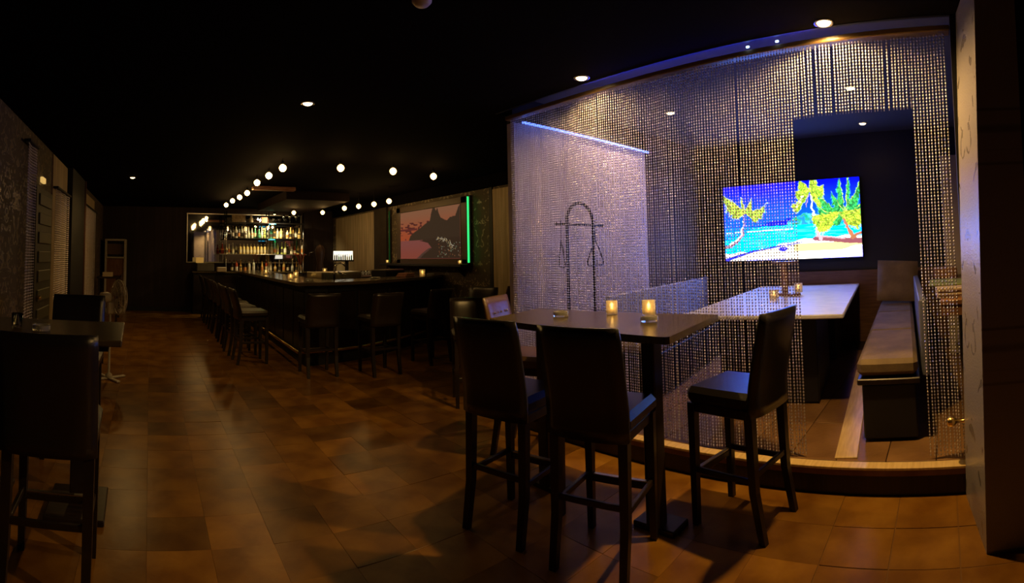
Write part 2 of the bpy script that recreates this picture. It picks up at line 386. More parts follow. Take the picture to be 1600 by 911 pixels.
def stroke(U, V, pts, w0, w1, asp):
    d = np.full(U.shape, 9.)
    n = len(pts)
    for i in range(n-1):
        (x1,y1),(x2,y2) = pts[i], pts[i+1]; ax, ay = (x2-x1)*asp, y2-y1; L2 = ax*ax+ay*ay+1e-9
        t = np.clip(((U-x1)*asp*ax + (V-y1)*ay)/L2, 0, 1)
        dist = np.hypot((U-x1)*asp - t*ax, V-y1 - t*ay); w_ = w0 + (w1-w0)*(i+t)/(n-1)
        d = np.minimum(d, dist - w_)
    return d < 0
def curve(p, q, sag, n=9, side=0.0):
    return [(p[0]+(q[0]-p[0])*t + side*math.sin(PI*t), p[1]+(q[1]-p[1])*t + sag*(t*t - t)) for t in np.linspace(0,1,n)]
def frond(img, p, q, sag, wd, ca, cb, asp=1.87, drop=1.0):
    pts = curve(p, q, sag)
    a = np.array(pts)
    for i in range(len(pts)*5-4):
        t = i/(len(pts)*5-5); x = np.interp(t, np.linspace(0,1,len(a)), a[:,0]); y = np.interp(t, np.linspace(0,1,len(a)), a[:,1])
        L_ = wd*math.sin(PI*min(1, .12+t*.85))*random.uniform(.65,1.1)
        dx = (q[0]-p[0]); sgn = 1 if dx >= 0 else -1
        for s_ in ((1,),(-.35,)):
            tip = (x + sgn*L_*.28, y + s_[0]*L_*drop)
            c = np.array(ca)*(1-random.random()*.9) + np.array(cb)*random.random()*.9
            img = mixc(img, stroke(U, Vv, [(x,y), tip], .009, .003, asp)*1., np.clip(c,0,1))
    img = mixc(img, stroke(U, Vv, pts, .005, .002, asp)*1., np.array((.75,.8,.15)))
    return img
_w = .012*(vn(U*70,Vv*40)-.5) + .010*(vn(U*28+4,Vv*17)-.5); U0_, V0_ = U, Vv; U = U + _w; Vv = Vv + .02*(vn(U0_*55+9,V0_*33)-.5)*(V0_ < .56)
img = np.zeros((NY, NX, 3)); img[:] = (0.0, 0.004, 0.55)
g = smooth(.0,.56,Vv)[...,None]; img = np.array((0.0,0.002,0.42))*(1-g) + np.array((0.0,0.12,.80))*g
img = mixc(img, inpoly(U,Vv,[(.24,.565),(.30,.535),(.36,.50),(.42,.485),(.50,.47),(.56,.50),(.62,.565)]), (0.0,0.01,0.35))
hill = inpoly(U,Vv,[(.45,.575),(.50,.50),(.56,.45),(.61,.41),(.66,.42),(.72,.46),(.80,.50),(1,.5),(1,.575)])
img = mixc(img, hill, np.stack([.0+.05*vn(U*60,Vv*60), .22+.25*vn(U*50,Vv*40), .25+.1*vn(U*20,Vv*20)], -1))
sea = Vv > .565 - .0*U
s = np.clip((Vv-.565)/.25,0,1)[...,None]; seac = np.array((0.0,.42,.85))*(1-s)+np.array((0.0,.80,.85))*s
seac = seac*(1-smooth(.0,.45,.45-U)[...,None]*.45) + 0.06*(vn(U*14,Vv*90)[...,None]-.5); img = mixc(img, sea, seac)
img = mixc(img, (np.abs(Vv-(.625-.03*U)) < .006) & (U < .52) & (vn(U*60,Vv*0) > .25), (.75,.95,1.))
shore = Vv > (.90 - .17*smooth(.05,.75,U) + .01*np.sin(U*40))
sand = np.stack([.86+.14*vn(U*5,Vv*12), .76+.2*vn(U*5,Vv*12), .62+.38*vn(U*4+9,Vv*9)], -1); img = mixc(img, shore, np.clip(sand,0,1))
img = mixc(img, (Vv > .80) & (Vv < .90) & (U > .52) & shore & (vn(U*6,Vv*16) > .45), (.95,.78,.30))
img = mixc(img, (Vv > .90-.03*U) & (vn(U*5+3,Vv*22) > .62) & (U > .3), (.45,.42,.85))
img = mixc(img, stroke(U,Vv,[(.0,.99),(.12,.93),(.22,.88),(.33,.85),(.42,.83)], .022, .008, 1.87), (0.02,0.03,.42))
img = mixc(img, stroke(U,Vv,[(.34,.84),(.42,.82),(.50,.81),(.58,.79)], .010, .006, 1.87), (0.0,0.04,.45))
img = mixc(img, (np.hypot((U-.44)*1.6,(Vv-.865)*1.9) < .055), (0.02,0.02,.55))
# left palm
img = mixc(img, stroke(U,Vv,[(.0,.82),(.05,.80),(.10,.74),(.135,.66),(.15,.56),(.155,.46),(.16,.37)], .024, .010, 1.87), (.33,.20,.30))
img = mixc(img, stroke(U,Vv,[(.04,.785),(.095,.725),(.128,.65),(.143,.56),(.149,.46)], .008, .004, 1.87), (.85,.75,.80))
Yl, Gr = (.75,.82,.06), (.10,.60,.04)
for q, sg, wd in (((.0,.12),.02,.17),((.02,.24),.10,.12),((.06,.33),.06,.13),((.14,.16),.02,.06),((.22,.18),-.03,.08),((.33,.25),-.22,.11),((.27,.42),-.14,.09),((.07,.18),-.12,.12)):
    img = frond(img, (.165,.35), q, sg, wd, Yl, (.15,.62,.10))
# centre palm
img = mixc(img, stroke(U,Vv,[(.655,.16),(.665,.30),(.67,.45),(.69,.62),(.705,.72)], .009, .016, 1.87), (.72,.60,.62))
for q, sg, wd in (((.52,.30),-.34,.12),((.58,.0),.1,.14),((.66,-.06),0.,.14),((.73,.28),-.30,.12),((.75,.08),-.06,.14),((.60,.22),-.06,.14),((.55,.14),-.1,.10),((.70,.0),.0,.10)):
    img = frond(img, (.65,.13), q, sg, wd, (.70,.80,.05), (.12,.60,.04))
img = mixc(img, stroke(U,Vv,curve((.60,.19),(.535,.38),-.02),.014,.008,1.87), (.85,.80,.45)); img = mixc(img, stroke(U,Vv,curve((.635,.2),(.62,.34),0),.007,.003,1.87), (.6,.35,.6))
# right palms
for q, sg, wd in (((.72,.22),-.12,.20),((.78,.30),-.16,.20),((.86,.02),.1,.14),((.98,.18),.02,.18),((1.02,.02),.1,.12),((.70,.35),-.14,.18),((.92,.0),.1,.10),((1.02,.32),-.06,.20),((.93,.28),.0,.2),((.84,.32),.0,.2),((.80,.16),.0,.12)):
    img = frond(img, (.90,.46), q, sg, wd, (.08,.62,.06), (.0,.40,.18))
for q, sg, wd in (((.66,.46),-.24,.20),((.70,.52),-.18,.14),((.76,.50),-.20,.16),((1.02,.50),-.16,.16),((1.0,.40),-.14,.14),((.95,.52),-.10,.12)):
    img = frond(img, (.85,.44), q, sg, wd, (.78,.82,.05), (.14,.66,.04))
img = mixc(img, stroke(U,Vv,[(.885,.52),(.90,.60),(.93,.70),(.95,.77)], .013, .034, 1.87), (.50,.18,.08))
img = mixc(img, stroke(U,Vv,[(.68,.75),(.74,.755),(.82,.77),(.90,.79),(1.0,.80)], .028, .034, 1.87), (.28,.08,.10))
img = mixc(img, stroke(U,Vv,[(.69,.72),(.78,.735),(.88,.765)], .012, .008, 1.87), (.75,.36,.40))
img = mixc(img, stroke(U,Vv,[(.93,.76),(.97,.72),(1.0,.70)], .02, .02, 1.87), (.42,.16,.07))
img = mixc(img, stroke(U,Vv,[(.685,.62),(.70,.70),(.715,.76)], .010, .022, 1.87), (.70,.45,.50))
gm = (img[...,1] > img[...,2]*1.6) & (img[...,1] > .18) & (Vv < .6)
img[gm] *= (.25+1.1*vn(U0_*110,V0_*70)[gm])[:,None]; U, Vv = U0_, V0_
_b = img[...,2] > np.maximum(img[...,0], img[...,1]*.8); img[...,2] = np.where(_b, img[...,2]*4.5, img[...,2]); _s = (img.min(-1) > .45) | ((img[...,1] > .35) & (img[...,2] > .5)); img[_s] *= 2.6   # the real panel's blue is far over the camera's clip point
def pic_mesh(name, img, P0, P1, nrm_off, mname, strength, emit=True, gamma=1.0, rough=.4, spec=.5):
    """P0 = top left, P1 = bottom right (as seen); the picture plane is x = const"""
    NYp, NXp = img.shape[:2]
    uu, vv = np.meshgrid(np.linspace(0,1,NXp), np.linspace(0,1,NYp))
    co = np.stack([np.full_like(uu, P0[0]), P0[1]+(P1[1]-P0[1])*uu, P0[2]+(P1[2]-P0[2])*vv], -1).reshape(-1,3)
    a = (np.arange(NYp-1)[:,None]*NXp + np.arange(NXp-1)[None]).ravel()
    q = np.stack([a, a+1, a+1+NXp, a+NXp], -1)
    me = bpy.data.meshes.new(name); me.vertices.add(len(co)); me.vertices.foreach_set('co', co.astype(np.float32).ravel())
    me.loops.add(q.size); me.loops.foreach_set('vertex_index', q.astype(np.int32).ravel()); me.polygons.add(len(q)); me.polygons.foreach_set('loop_start', np.arange(0,q.size,4,dtype=np.int32))
    me.update(calc_edges=True)
    ca = me.color_attributes.new('picture', 'FLOAT_COLOR', 'POINT'); ca.data.foreach_set('color', np.concatenate([img.reshape(-1,3)**gamma, np.ones((len(co),1))],1).astype(np.float32).ravel())
    m = bpy.data.materials.new(mname); m.use_nodes = True; nt = m.node_tree; b = nt.nodes['Principled BSDF']
    at = nt.nodes.new('ShaderNodeAttribute'); at.attribute_name = 'picture'
    b.inputs['Roughness'].default_value = rough; b.inputs['Specular IOR Level'].default_value = spec
    if emit: nt.links.new(at.outputs['Color'], b.inputs['Emission Color']); b.inputs['Emission Strength'].default_value = strength; b.inputs['Base Color'].default_value = (.01,.01,.01,1)
    else: nt.links.new(at.outputs['Color'], b.inputs['Base Color'])
    me.materials.append(m); return me
tv = thing('television', 'large wall television showing a bright blue tropical beach with palms', 'television', (6.70, 2.085, 1.35))
tx, ty0, ty1, tz0, tz1 = 6.735, 3.08, 1.09, 1.315, 2.385
obj('screen', pic_mesh('screen', img, (-.022, ty0-2.085, tz1-1.35), (-.022, ty1-2.085, tz0-1.35), 0, 'beach_screen', 1.95*K_TV), tv)
fr = MB(); hw = (ty0-ty1)/2
fr.box((0.005,0,(tz0+tz1)/2-1.35), (.045, hw*2+.03, tz1-tz0+.03), .006); fr.build('housing', M_black, tv)
B(.028, .095, -.3, .3, .3, .75).build('wall_bracket', M_iron, tv)

# ---------------------------------------------------------------- booth furniture
def skewed(x, y, rz=0.11): return (x, y, .175)
bt = thing('booth_table', 'long pale table in the raised booth, lit blue by the television', 'table', (3.84, 0.80, .175), 0.125)
MB().box((1.48, .68, .76), (2.92, 1.36, .035), .008).build('tabletop', M_btable, bt)
MB().box((1.5, .68, .725), (2.6, 1.1, .03)).build('apron', M_dwood, bt)
for xx in (.75, 2.3): MB().box((xx, .68, .36), (.9, .85, .70), .01).build('pedestal', M_black, bt)
# right bench with seat pad, back panel
bn = thing('bench', 'long booth bench on the right with a grey-brown suede seat pad', 'bench', (3.34, .21, .175), 0.075)
MB().box((1.70, .20, .20), (3.36, .36, .36), .01).build('base', M_black, bn)
MB().box((1.72, .20, .40), (3.44, .42, .04), .006).build('seat_board', M_dwood, bn)
for k in range(3):
    MB().box((.575+1.145*k, .205, .49), (1.14, .405, .11), .03).build('seat_pad', M_cushion, bn)
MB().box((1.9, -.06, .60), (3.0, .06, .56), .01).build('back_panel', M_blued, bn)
cu = thing('cushion', 'square grey-brown cushion leaning at the far end of the right bench', 'cushion', (6.28, .62, .735), 0.1); cu.rotation_euler[0] = .07
c_ = MB(); vs = []; fs = []; n = 12
for side in (1,-1):
    for i in range(n+1):
        for j in range(n+1):
            a, b_ = i/n*2-1, j/n*2-1; th = .085*(max(0,1-a*a)**.45)*(max(0,1-b_*b_)**.45) + .004
            pin = 1-.06*(1-abs(a))*abs(b_)**6
            vs.append((side*th, a*.25*(1-.05*abs(b_)*(1-abs(a))), .27 + b_*.25*(1-.05*abs(a)*(1-abs(b_)))))
for side in (0,1):
    o_ = side*(n+1)**2
    for i in range(n):
        for j in range(n):
            q = (o_+i*(n+1)+j, o_+(i+1)*(n+1)+j, o_+(i+1)*(n+1)+j+1, o_+i*(n+1)+j+1); fs.append(q if side == 0 else q[::-1])
c_.add(vs, fs, True, Matrix.Rotation(math.radians(12), 4, 'Y'))
c_.build('cover', M_cushion, cu)
c2 = MB(); c2.tube([(0,.25,.02),(0,.25,.52),(0,-.25,.52),(0,-.25,.02)], .006, 6, True, True, Matrix.Rotation(math.radians(12), 4, 'Y')); c2.build('piping', M_cushion, cu)
# left bench
bl = thing('bench', 'booth bench on the left with a tall blue-lit back panel', 'bench', (3.75, 2.62, .175), 0.16)
MB().box((1.42, 0.04, .20), (2.80, .36, .38), .01).build('base', M_black, bl)
for k in range(3): MB().box((.49+.94*k, .04, .45), (.93, .38, .10), .03).build('seat_pad', M_cushion, bl)
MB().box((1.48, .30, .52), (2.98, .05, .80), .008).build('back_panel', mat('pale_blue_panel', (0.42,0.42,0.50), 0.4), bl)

# wooden stand with candles on the booth table
st = thing('menu_stand', 'brown wooden upright stand in the middle of the booth table', 'stand', (5.32, 1.75, .955), -0.45)
MB().box((0,0,.0125), (.14,.34,.025), .004).build('base', M_wood, st); MB().box((0,0,.19), (.05,.055,.33), .004).build('post', M_wood, st); MB().box((0,0,.365), (.13,.30,.022), .004).build('top_plate', M_wood, st)

def votive(loc, label, r=.037, h=.086, cat='candle', energy=.5, group=None):
    t = thing('votive_candle', label, cat, loc, 0, group)
    MB().lathe([(r*.9,0),(r,.004),(r,h),(r-.004,h),(r-.0045,.010),(.0001,.009)], 20, cap=False).lathe([(0.0001,0.0),(r*.9,0)], 20, cap=False).build('cup', M_frost, t)
    MB().lathe([(r*.62,.012),(r*.62,h*.36),(.002,h*.34)], 14).build('wax', M_wax, t)
    MB().lathe([(.0005,h*.36),(.0065,h*.46),(.0055,h*.56),(.0005,h*.78)], 8).build('flame', M_flame, t)
    point(t, (0,0,h*.62), energy, (1,.55,.16), .008, 'candle_glow')
    return t
M_aglass = mat('pressed_glass', (0.90,0.88,0.80), 0.08, trans=.82, ior=1.4)
def ashtray(loc, label, r=.05, group=None):
    t = thing('glass_ashtray', label, 'ashtray', loc, 0, group)
    MB().lathe([(.001,0),(r*.94,0),(r,.006),(r,.030),(r*.93,.034),(r*.80,.030),(r*.74,.012),(.001,.010)], 24).build('bowl', M_aglass, t)
    for k in range(3):
        a = 2*PI*k/3+.5; MB().box((r*.88*math.cos(a), r*.88*math.sin(a), .035), (.012,.012,.004), .001, None).build('rest', M_aglass, t)
    return t
votive((5.40, 1.62, .98), 'frosted votive candle on the right foot of the brown wooden stand', .045, .10, energy=.35)
votive((5.02, 1.78, .955), 'lit glass candle on the booth table in front of the wooden stand', .05, .085, energy=.35)

# garment rack standing before the lilac wall
rk = thing('coat_rack', 'black metal arched coat rack seen through the bead curtain by the lilac wall', 'coat rack', (3.66, 3.20, .175))
arch = [(-.19,0,0)] + [(-.19,0,z) for z in (.4,.9,1.4,1.6)] + [(-.19*math.cos(a),0,1.62+.19*math.sin(a)) for a in np.linspace(.15,PI-.15,11)] + [(.19,0,z) for z in (1.6,1.4,.9,.4,0)]
MB().tube(arch, .016, 8).build('frame', M_iron, rk)
MB().tube([(-.33,0,1.60),(.34,0,1.60)], .012, 8).lathe([(.001,-.02),(.02,0),(.001,.02)], 8, (-.33,0,1.6)).lathe([(.001,-.02),(.02,0),(.001,.02)], 8, (.34,0,1.6)).build('crossbar', M_iron, rk)
MB().tube([(-.19,0,.70),(.19,0,.70)], .009, 6).build('lower_bar', M_iron, rk)
for sx in (-.19,.19): MB().box((sx,0,.012), (.05,.40,.024), .006).build('foot', M_iron, rk)
def hanger(x, lab, ry):
    h = thing('clothes_hanger', lab, 'hanger', (3.66+x, 3.20, 1.787), ry)
    MB().tube([(.0,0,.03)]+[(.025*math.sin(a),0,.0+.025*math.cos(a)) for a in np.linspace(.2,3.6,8)]+[(0,0,-.10),(0,0,-.16)], .004, 6).build('hook', M_iron, h)
    MB().tube([(0,0,-.16),(-.10,0,-.26),(-.19,0,-.38),(-.17,0,-.41),(.17,0,-.41),(.19,0,-.38),(.10,0,-.26)], .007, 6, True, True).build('shoulders', M_iron, h)
hanger(-.27, 'black clothes hanger on the left end of the coat rack crossbar', .9); hanger(.22, 'black clothes hanger on the right side of the coat rack crossbar', .25)

# right-hand ledge with menus and wooden blocks, pale panels standing for a wall behind it
ld = thing('ledge', 'narrow brown wooden counter ledge at the right end of the booth', 'shelf', (3.30, -.78, 0))
MB().box((1.15,.42,1.08), (2.3,.80,.035), .005).build('top', M_wood, ld); MB().box((1.15,.36,.62), (2.2,.60,.89)).build('body', M_dwood, ld)
MB().box((0.02,.42,1.03), (.03,.80,.07)).build('fascia', M_wood, ld)
bs = thing('menu_stack', 'stack of cream menus on the near end of the booth ledge', 'menus', (3.52, -.06, 1.098), .1)
for k in range(4): MB().box((random.uniform(-.006,.006), 0, .008+.016*k), (.20,.26,.014), .002).build('menu', M_paper, bs)
o = MB().box((0,0,.008), (.55,.34,.016), .004).build('place_mat', M_green, None, (4.55, -.02, 1.098)); tag(o, 'dull green mat lying on the booth ledge behind the cream menus', 'mat')
o = MB().box((0,0,.05), (.35,.24,.10), .01).build('wooden_box', M_wood, None, (5.3, .0, 1.098)); tag(o, 'small brown wooden box at the far end of the booth ledge', 'box')
pj = thing('pale_wall_panels', 'pale panels standing for a white wall glimpsed beside the blue-lit wall end', 'screen', (5.75, -.55, .17))
M_ivory = mat('ivory_panel', (0.42,0.36,0.26), 0.5)
for a, y0_ in ((0,.0),(0,.30)): MB().box((0, y0_+.12, 1.15), (.03,.235,2.25), .006).build('leaf', M_ivory, pj)
for z_ in (.4,1.9): MB().box((-.02,.27,z_), (.02,.06,.04), .004).build('hinge', M_brass, pj)

# brass door stop on the black jamb
ds = thing('door_stop', 'brass knob-ended stop projecting from the black jamb beside the curtain', 'door stop', (3.0, -.10, .42)); ds.scale = (1.5,1.5,1.3)
MB().lathe([(.022,0),(.022,.006),(.008,.010),(.008,.05),(.014,.055),(.024,.065),(.024,.085),(.012,.092),(.001,.093)], 14, M=Matrix.Rotation(-PI/2,4,'X')).build('stem', M_brass, ds)

# ---------------------------------------------------------------- bar stools
def make_stool(label, lm=M_leather, tuft=False, cat='bar stool', group=None, zs=.75, zt=1.16, W=.43, D=.42, simple=False):
    """faces +Y"""
    t = thing('bar_stool', label, cat, (0,0,0), 0, group)
    MB().box((0,0,zs-.045), (W, D, .09), .028).build('seat', lm, t)
    b = MB(); vs = []; fs = []; n, q = 10, 8; th = .055
    for s_ in (0,1):
        for j in range(n+1):
            zz = zs-.12 + (zt-zs+.12)*j/n; lean = -.085*max(0,(zz-zs)/(zt-zs))**1.1
            for i in range(q+1):
                a = i/q*2-1; edge = (1-a**8)**.5 if abs(a) < 1 else 0
                tk = th*(.32+.68*edge)*(1 if j < n-1 else (.9 if j == n-1 else .55))
                wj = W/2*(1 if j < n else .985)
                y_ = -D/2 + .01 + lean - .018*(1-a*a)
                vs.append((a*wj, y_ + (tk/2 if s_ else -tk/2), zz))
    o_ = (n+1)*(q+1)
    for j in range(n):
        for i in range(q):
            f = (j*(q+1)+i, j*(q+1)+i+1, (j+1)*(q+1)+i+1, (j+1)*(q+1)+i); fs.append(f); fs.append(tuple(o_+k for k in f[::-1]))
    for j in range(n):
        for i in (0,q):
            f = (j*(q+1)+i, (j+1)*(q+1)+i, o_+(j+1)*(q+1)+i, o_+j*(q+1)+i); fs.append(f if i == 0 else f[::-1])
    for i in range(q):
        for j in (0,n):
            f = (j*(q+1)+i, j*(q+1)+i+1, o_+j*(q+1)+i+1, o_+j*(q+1)+i); fs.append(f[::-1] if j == 0 else f)
    b.add(vs, fs, True); br = b.build('backrest', lm, t)
    if tuft:
        for xx, zz in ((-.11,zt-.12),(.0,zt-.12),(.11,zt-.12),(-.055,zt-.23),(.055,zt-.23)):
            MB().lathe([(.011,-.004),(.009,.004),(.001,.007)], 10, (0,0,0), M=Matrix.Translation((xx,-D/2+.01-.085*((zz-zs)/(zt-zs))**1.1+.026,zz)) @ Matrix.Rotation(-PI/2,4,'X')).build('button', M_chrome, br)
    MB().box((0,0,zs-.115), (W-.05, D-.05, .05), .004).build('seat_frame', M_dwood, t)
    hx, hy = W/2-.035, D/2-.03
    for sx in (-1,1):
        MB().taper((sx*hx, hy, 0), (sx*hx, hy, zs-.09), .017, .023).build('leg', M_dwood, t)
        vv = MB(); zz = [(0,-.055),(.25,-.012),(zs-.09,0)]
        for (za,ya),(zb_,yb_) in zip(zz[:-1], zz[1:]): vv.taper((sx*hx, -hy+ya, za), (sx*hx, -hy+yb_, zb_), .018 if za == 0 else .021, .021 if za == 0 else .024)
        vv.build('leg', M_dwood, t)
    MB().box((0,hy,.27), (W-.09,.022,.035), .003).build('foot_rail', M_dwood, t)
    if not simple: MB().box((0,hy+.004,.291), (W-.11,.024,.006), .001).build('foot_plate', M_steel, t, label='worn metal foot plate')
    MB().box((0,-hy-.012,.33), (W-.09,.020,.030), .003).build('stretcher', M_dwood, t)
    for sx in (-1,1): MB().box((sx*hx,-.006,.30), (.020,D-.08,.030), .003).build('stretcher', M_dwood, t)
    return t
s0 = make_stool('black high-backed bar stool nearest the camera at the curtain-side table'); s0['group'] = 'bar stools at the table by the curtain'
s0.location = (2.02, 1.635, .002); s0.rotation_euler[2] = math.radians(-76)
dup(s0, (1.93, 2.21, .002), math.radians(-77), 'black high-backed bar stool left of the nearest one at the curtain-side table')
dup(s0, (2.62, 1.17, .002), math.radians(-8), 'black bar stool on the right facing the table, blue light on its back edge')
tf = make_stool('dark tufted bar stool with chrome buttons behind the curtain-side table', M_leather2, True, zt=1.17, W=.44); tf['group'] = 'bar stools at the table by the curtain'
tf.location = (2.68, 2.90, .002); tf.rotation_euler[2] = math.radians(205)

nt_ = thing('high_table', 'dark brown high table in front of the bead curtain with three candle glasses', 'table', (2.36, 1.96, 0), 0)
poly = [(-.36,-.71),(-.34,-.725),(.42,-.61),(.425,-.58),(.26,.74),(.24,.75),(-.35,.575),(-.37,.55)]
tt_ = MB().prism(poly, 1.065, 1.10); tt_.build('tabletop', M_dwood2, nt_)
MB().box((-.01,0,1.045), (.36,.95,.04), .003).build('apron', M_dwood, nt_)
for yy in (-.42,.40):
    MB().box((-.04,yy,.53), (.085,.085,1.0), .006).build('column', M_dwood, nt_); MB().box((.0,yy,.02), (.16,.26,.036), .006).build('foot_plate', M_dwood, nt_)
ashtray((2.34,2.23,1.101), 'clear glass ashtray alone on the far end of the curtain-side table')
votive((2.60,2.02,1.101), 'lit frosted votive candle standing directly on the curtain-side tabletop')
ashtray((2.40,1.60,1.101), 'clear glass ashtray under a candle on the curtain-side table', .052)
votive((2.40,1.60,1.137), 'lit frosted votive candle resting on top of a glass ashtray')

# left table with two stools
lt = thing('high_table', 'dark high table at the left edge beside the patterned wall', 'table', (-.70, 3.03, 0), 0.03)
MB().box((0,0,1.03), (1.10,.74,.035), .006).build('tabletop', M_dwood2, lt); MB().box((0,0,.995), (.95,.6,.04)).build('apron', M_dwood, lt)
for xx in (-.3,.3):
    MB().box((xx,0,.51), (.09,.09,.97), .005).build('column', M_dwood, lt); MB().box((xx,0,.02), (.34,.42,.036), .006).build('foot_plate', M_dwood, lt)
dup(s0, (-.43, 2.38, .002), math.radians(2), 'black bar stool seen from behind at the near side of the left table', 'bar stools at the left table')
dup(s0, (-1.02, 2.42, .002), math.radians(-4), 'black bar stool beside the nearest one at the left frame edge', 'bar stools at the left table')
dup(s0, (-.57, 3.85, .002), math.radians(180), 'black bar stool on the far side of the left table, before the fan', 'bar stools at the left table')
o = ashtray((-.62, 2.90, 1.048), 'clear glass ashtray on the dark left-hand table', .055)
tg = thing('tumbler', 'empty clear glass tumbler on the dark left-hand table', 'glass', (-.78, 2.95, 1.048))
MB().lathe([(.001,0),(.030,0),(.036,.085),(.033,.085),(.028,.012),(.001,.012)], 18).build('glass', M_glass, tg)

# ---------------------------------------------------------------- the bar
bar = thing('bar_counter', 'long black bar with a glossy counter that turns at a corner', 'bar', (0,0,0))
outer = [(2.10,12.6),(1.96,6.52),(2.45,6.56),(3.00,6.68),(3.69,6.98),(4.40,7.36),(5.18,7.92)]
inner = [(5.18,8.52),(4.15,7.92),(3.5,7.58),(3.0,7.34),(2.62,7.22),(2.72,12.6)]
MB().prism((outer+inner)[::-1], 1.105, 1.15).build('countertop', mat('counter_gloss', (0.10,0.075,0.05), 0.16, noise=(4,(0.15,0.11,0.07))), bar)
of = [(2.24,12.6),(2.12,6.68),(2.45,6.71),(2.96,6.83),(3.62,7.13),(4.32,7.52),(5.18,8.10)]
inf = [(5.18,8.45),(4.15,7.85),(3.5,7.5),(3.0,7.27),(2.60,7.15),(2.66,12.6)]
MB().prism((of+inf)[::-1], 0.0, 1.10).build('body', M_black, bar)
for (xa,ya),(xb_,yb_) in zip(of[:-1], of[1:]):                    # front panels of the bar, each a slab
    L_ = math.hypot(xb_-xa, yb_-ya); n = max(1, round(L_/.62)); a = math.atan2(yb_-ya, xb_-xa)
    for k in range(n):
        t0 = (k+.5)/n; cx_, cy_ = xa+(xb_-xa)*t0, ya+(yb_-ya)*t0
        p = MB().box((0,0,.60), (L_/n-.05,.03,.82), .01).build('front_panel', M_dwood, bar, (cx_, cy_, 0)); p.rotation_euler[2] = a
rl = [(x-.14 if i < 2 else x, y-.16 if i > 0 else y, .22) for i, (x,y) in enumerate(of)]
MB().tube(rl, .02, 8).build('foot_rail', M_brass, bar)
# bar stools: left row and front row
q0 = make_stool('black bar stool at the bar corner, first of the left row', lm=mat('bar_stool_leather', (0.026,0.018,0.012), 0.30, spec=0.7), zs=.74, zt=1.04, W=.44, D=.42, simple=False); q0['group'] = 'bar stools along the left side of the bar'  # leather browner than the table stools, lifted for the bulbs' golden gleam
q0.location = (1.46, 7.15, .002); q0.rotation_euler[2] = math.radians(-88)
ords = ['second','third','fourth','fifth','sixth','seventh','eighth','ninth']
for k in range(8):
    dup(q0, (1.44+.008*k+random.uniform(-.02,.02), 7.80+.62*k, .002), math.radians(-90+random.uniform(-4,4)), f'black bar stool with shiny back, {ords[k]} from the corner in the left bar row')
for (x,y,a,lb) in ((2.14,6.22,-2,'black bar stool at the front of the bar, just right of its corner'),(2.90,5.98,2,'black bar stool at the middle of the bar front'),(3.84,6.22,8,'black bar stool at the right end of the bar front')):
    dup(q0, (x,y,.002), math.radians(a), lb, 'bar stools along the front of the bar')
dup(q0, (3.12,4.22,.002), math.radians(150), 'black low-backed bar stool catching a green streak, behind the tufted one', 'bar stools near the right wall')
bs3 = make_stool('brown leather bar stool against the pale right wall panel', M_leather2, False, zs=.74, zt=1.06, W=.44); bs3.location = (4.80, 5.75, .002); bs3.rotation_euler[2] = math.radians(10)
bs3['group'] = 'bar stools near the right wall'
dup(q0, (4.22,5.62,.002), math.radians(120), 'black low-backed bar stool left of the brown leather one', 'bar stools near the right wall')

# back bar: counter, mirror, hanging bottle shelf
bb = thing('back_bar', 'dark back counter along the rear wall under the bottle shelf', 'cabinet', (1.1, 13.0, 0))
MB().box((1.75,.30,1.08), (3.5,.62,.04), .005).build('worktop', M_dwood2, bb); MB().box((1.75,.33,.53), (3.45,.54,1.06)).build('body', M_black, bb)
for k in range(6): MB().box((.30+.575*k,.05,.55), (.54,.02,.90), .006).build('door', M_dwood, bb)
mr_ = thing('mirror', 'wide wall mirror behind the bottle shelf reflecting the bulbs', 'mirror', (1.0, 13.68, 1.33))
MB().box((1.6,-.012,.66), (3.2,.012,1.30)).build('glass', M_mirror, mr_)
fm = MB(); 
for c,d in (((1.6,-.015,.0),(3.24,.03,.03)),((1.6,-.015,1.32),(3.24,.03,.03)),((0,-.015,.66),(.03,.03,1.32)),((3.2,-.015,.66),(.03,.03,1.32))): fm.box(c,d,.004)
fm.build('frame', M_steel, mr_)
sh = thing('bottle_shelf', 'three-tier metal bottle shelf with chrome posts behind the bar', 'shelf', (3.0, 13.2, 0))
SZ = (1.565, 1.985, 2.40)
for k, z in enumerate(SZ):
    MB().box((0 if k == 0 else .06,0,z-.010), (2.36 if k == 0 else 2.16,.34,.018), .003).build('shelf_board', M_steel if k == 0 else M_iron, sh)
for xx in (-1.02,.12,1.08):
    for yy in (-.15,.15): MB().tube([(xx,yy,1.10),(xx,yy,2.68)], .014, 8).build('post', M_chrome, sh)

# bottles ----------------------------------------------------------------
def glassy(name, col, e=0.0):
    return mat(name, col, 0.12, trans=0.35, ior=1.3, emit=col if e else None, estr=e)
BOTM = [mat('bottle_amber',(0.62,0.38,0.10),.12), mat('bottle_clear',(0.55,0.56,0.42),.10), mat('bottle_dark',(0.03,0.02,0.012),.10), mat('bottle_green',(0.10,0.40,0.22),.10), mat('bottle_gold',(0.72,0.55,0.20),.14), mat('bottle_white',(0.72,0.68,0.55),.25), mat('bottle_lime',(0.55,0.65,0.18),.14), mat('bottle_red',(0.35,0.05,0.02),.12)]
BN = ['amber','clear','dark brown','green','gold','white','lime green','red']
LABM = [mat('bottle_label_cream',(0.75,0.66,0.42),.6), mat('bottle_label_white',(0.8,0.76,0.66),.6), mat('bottle_label_black',(0.05,0.04,0.03),.5), mat('bottle_label_orange',(0.7,0.28,0.08),.6)]
CAPM = [mat('cap_black',(0.02,0.02,0.02),.4), M_brass, mat('cap_white',(0.7,0.68,0.6),.4)]
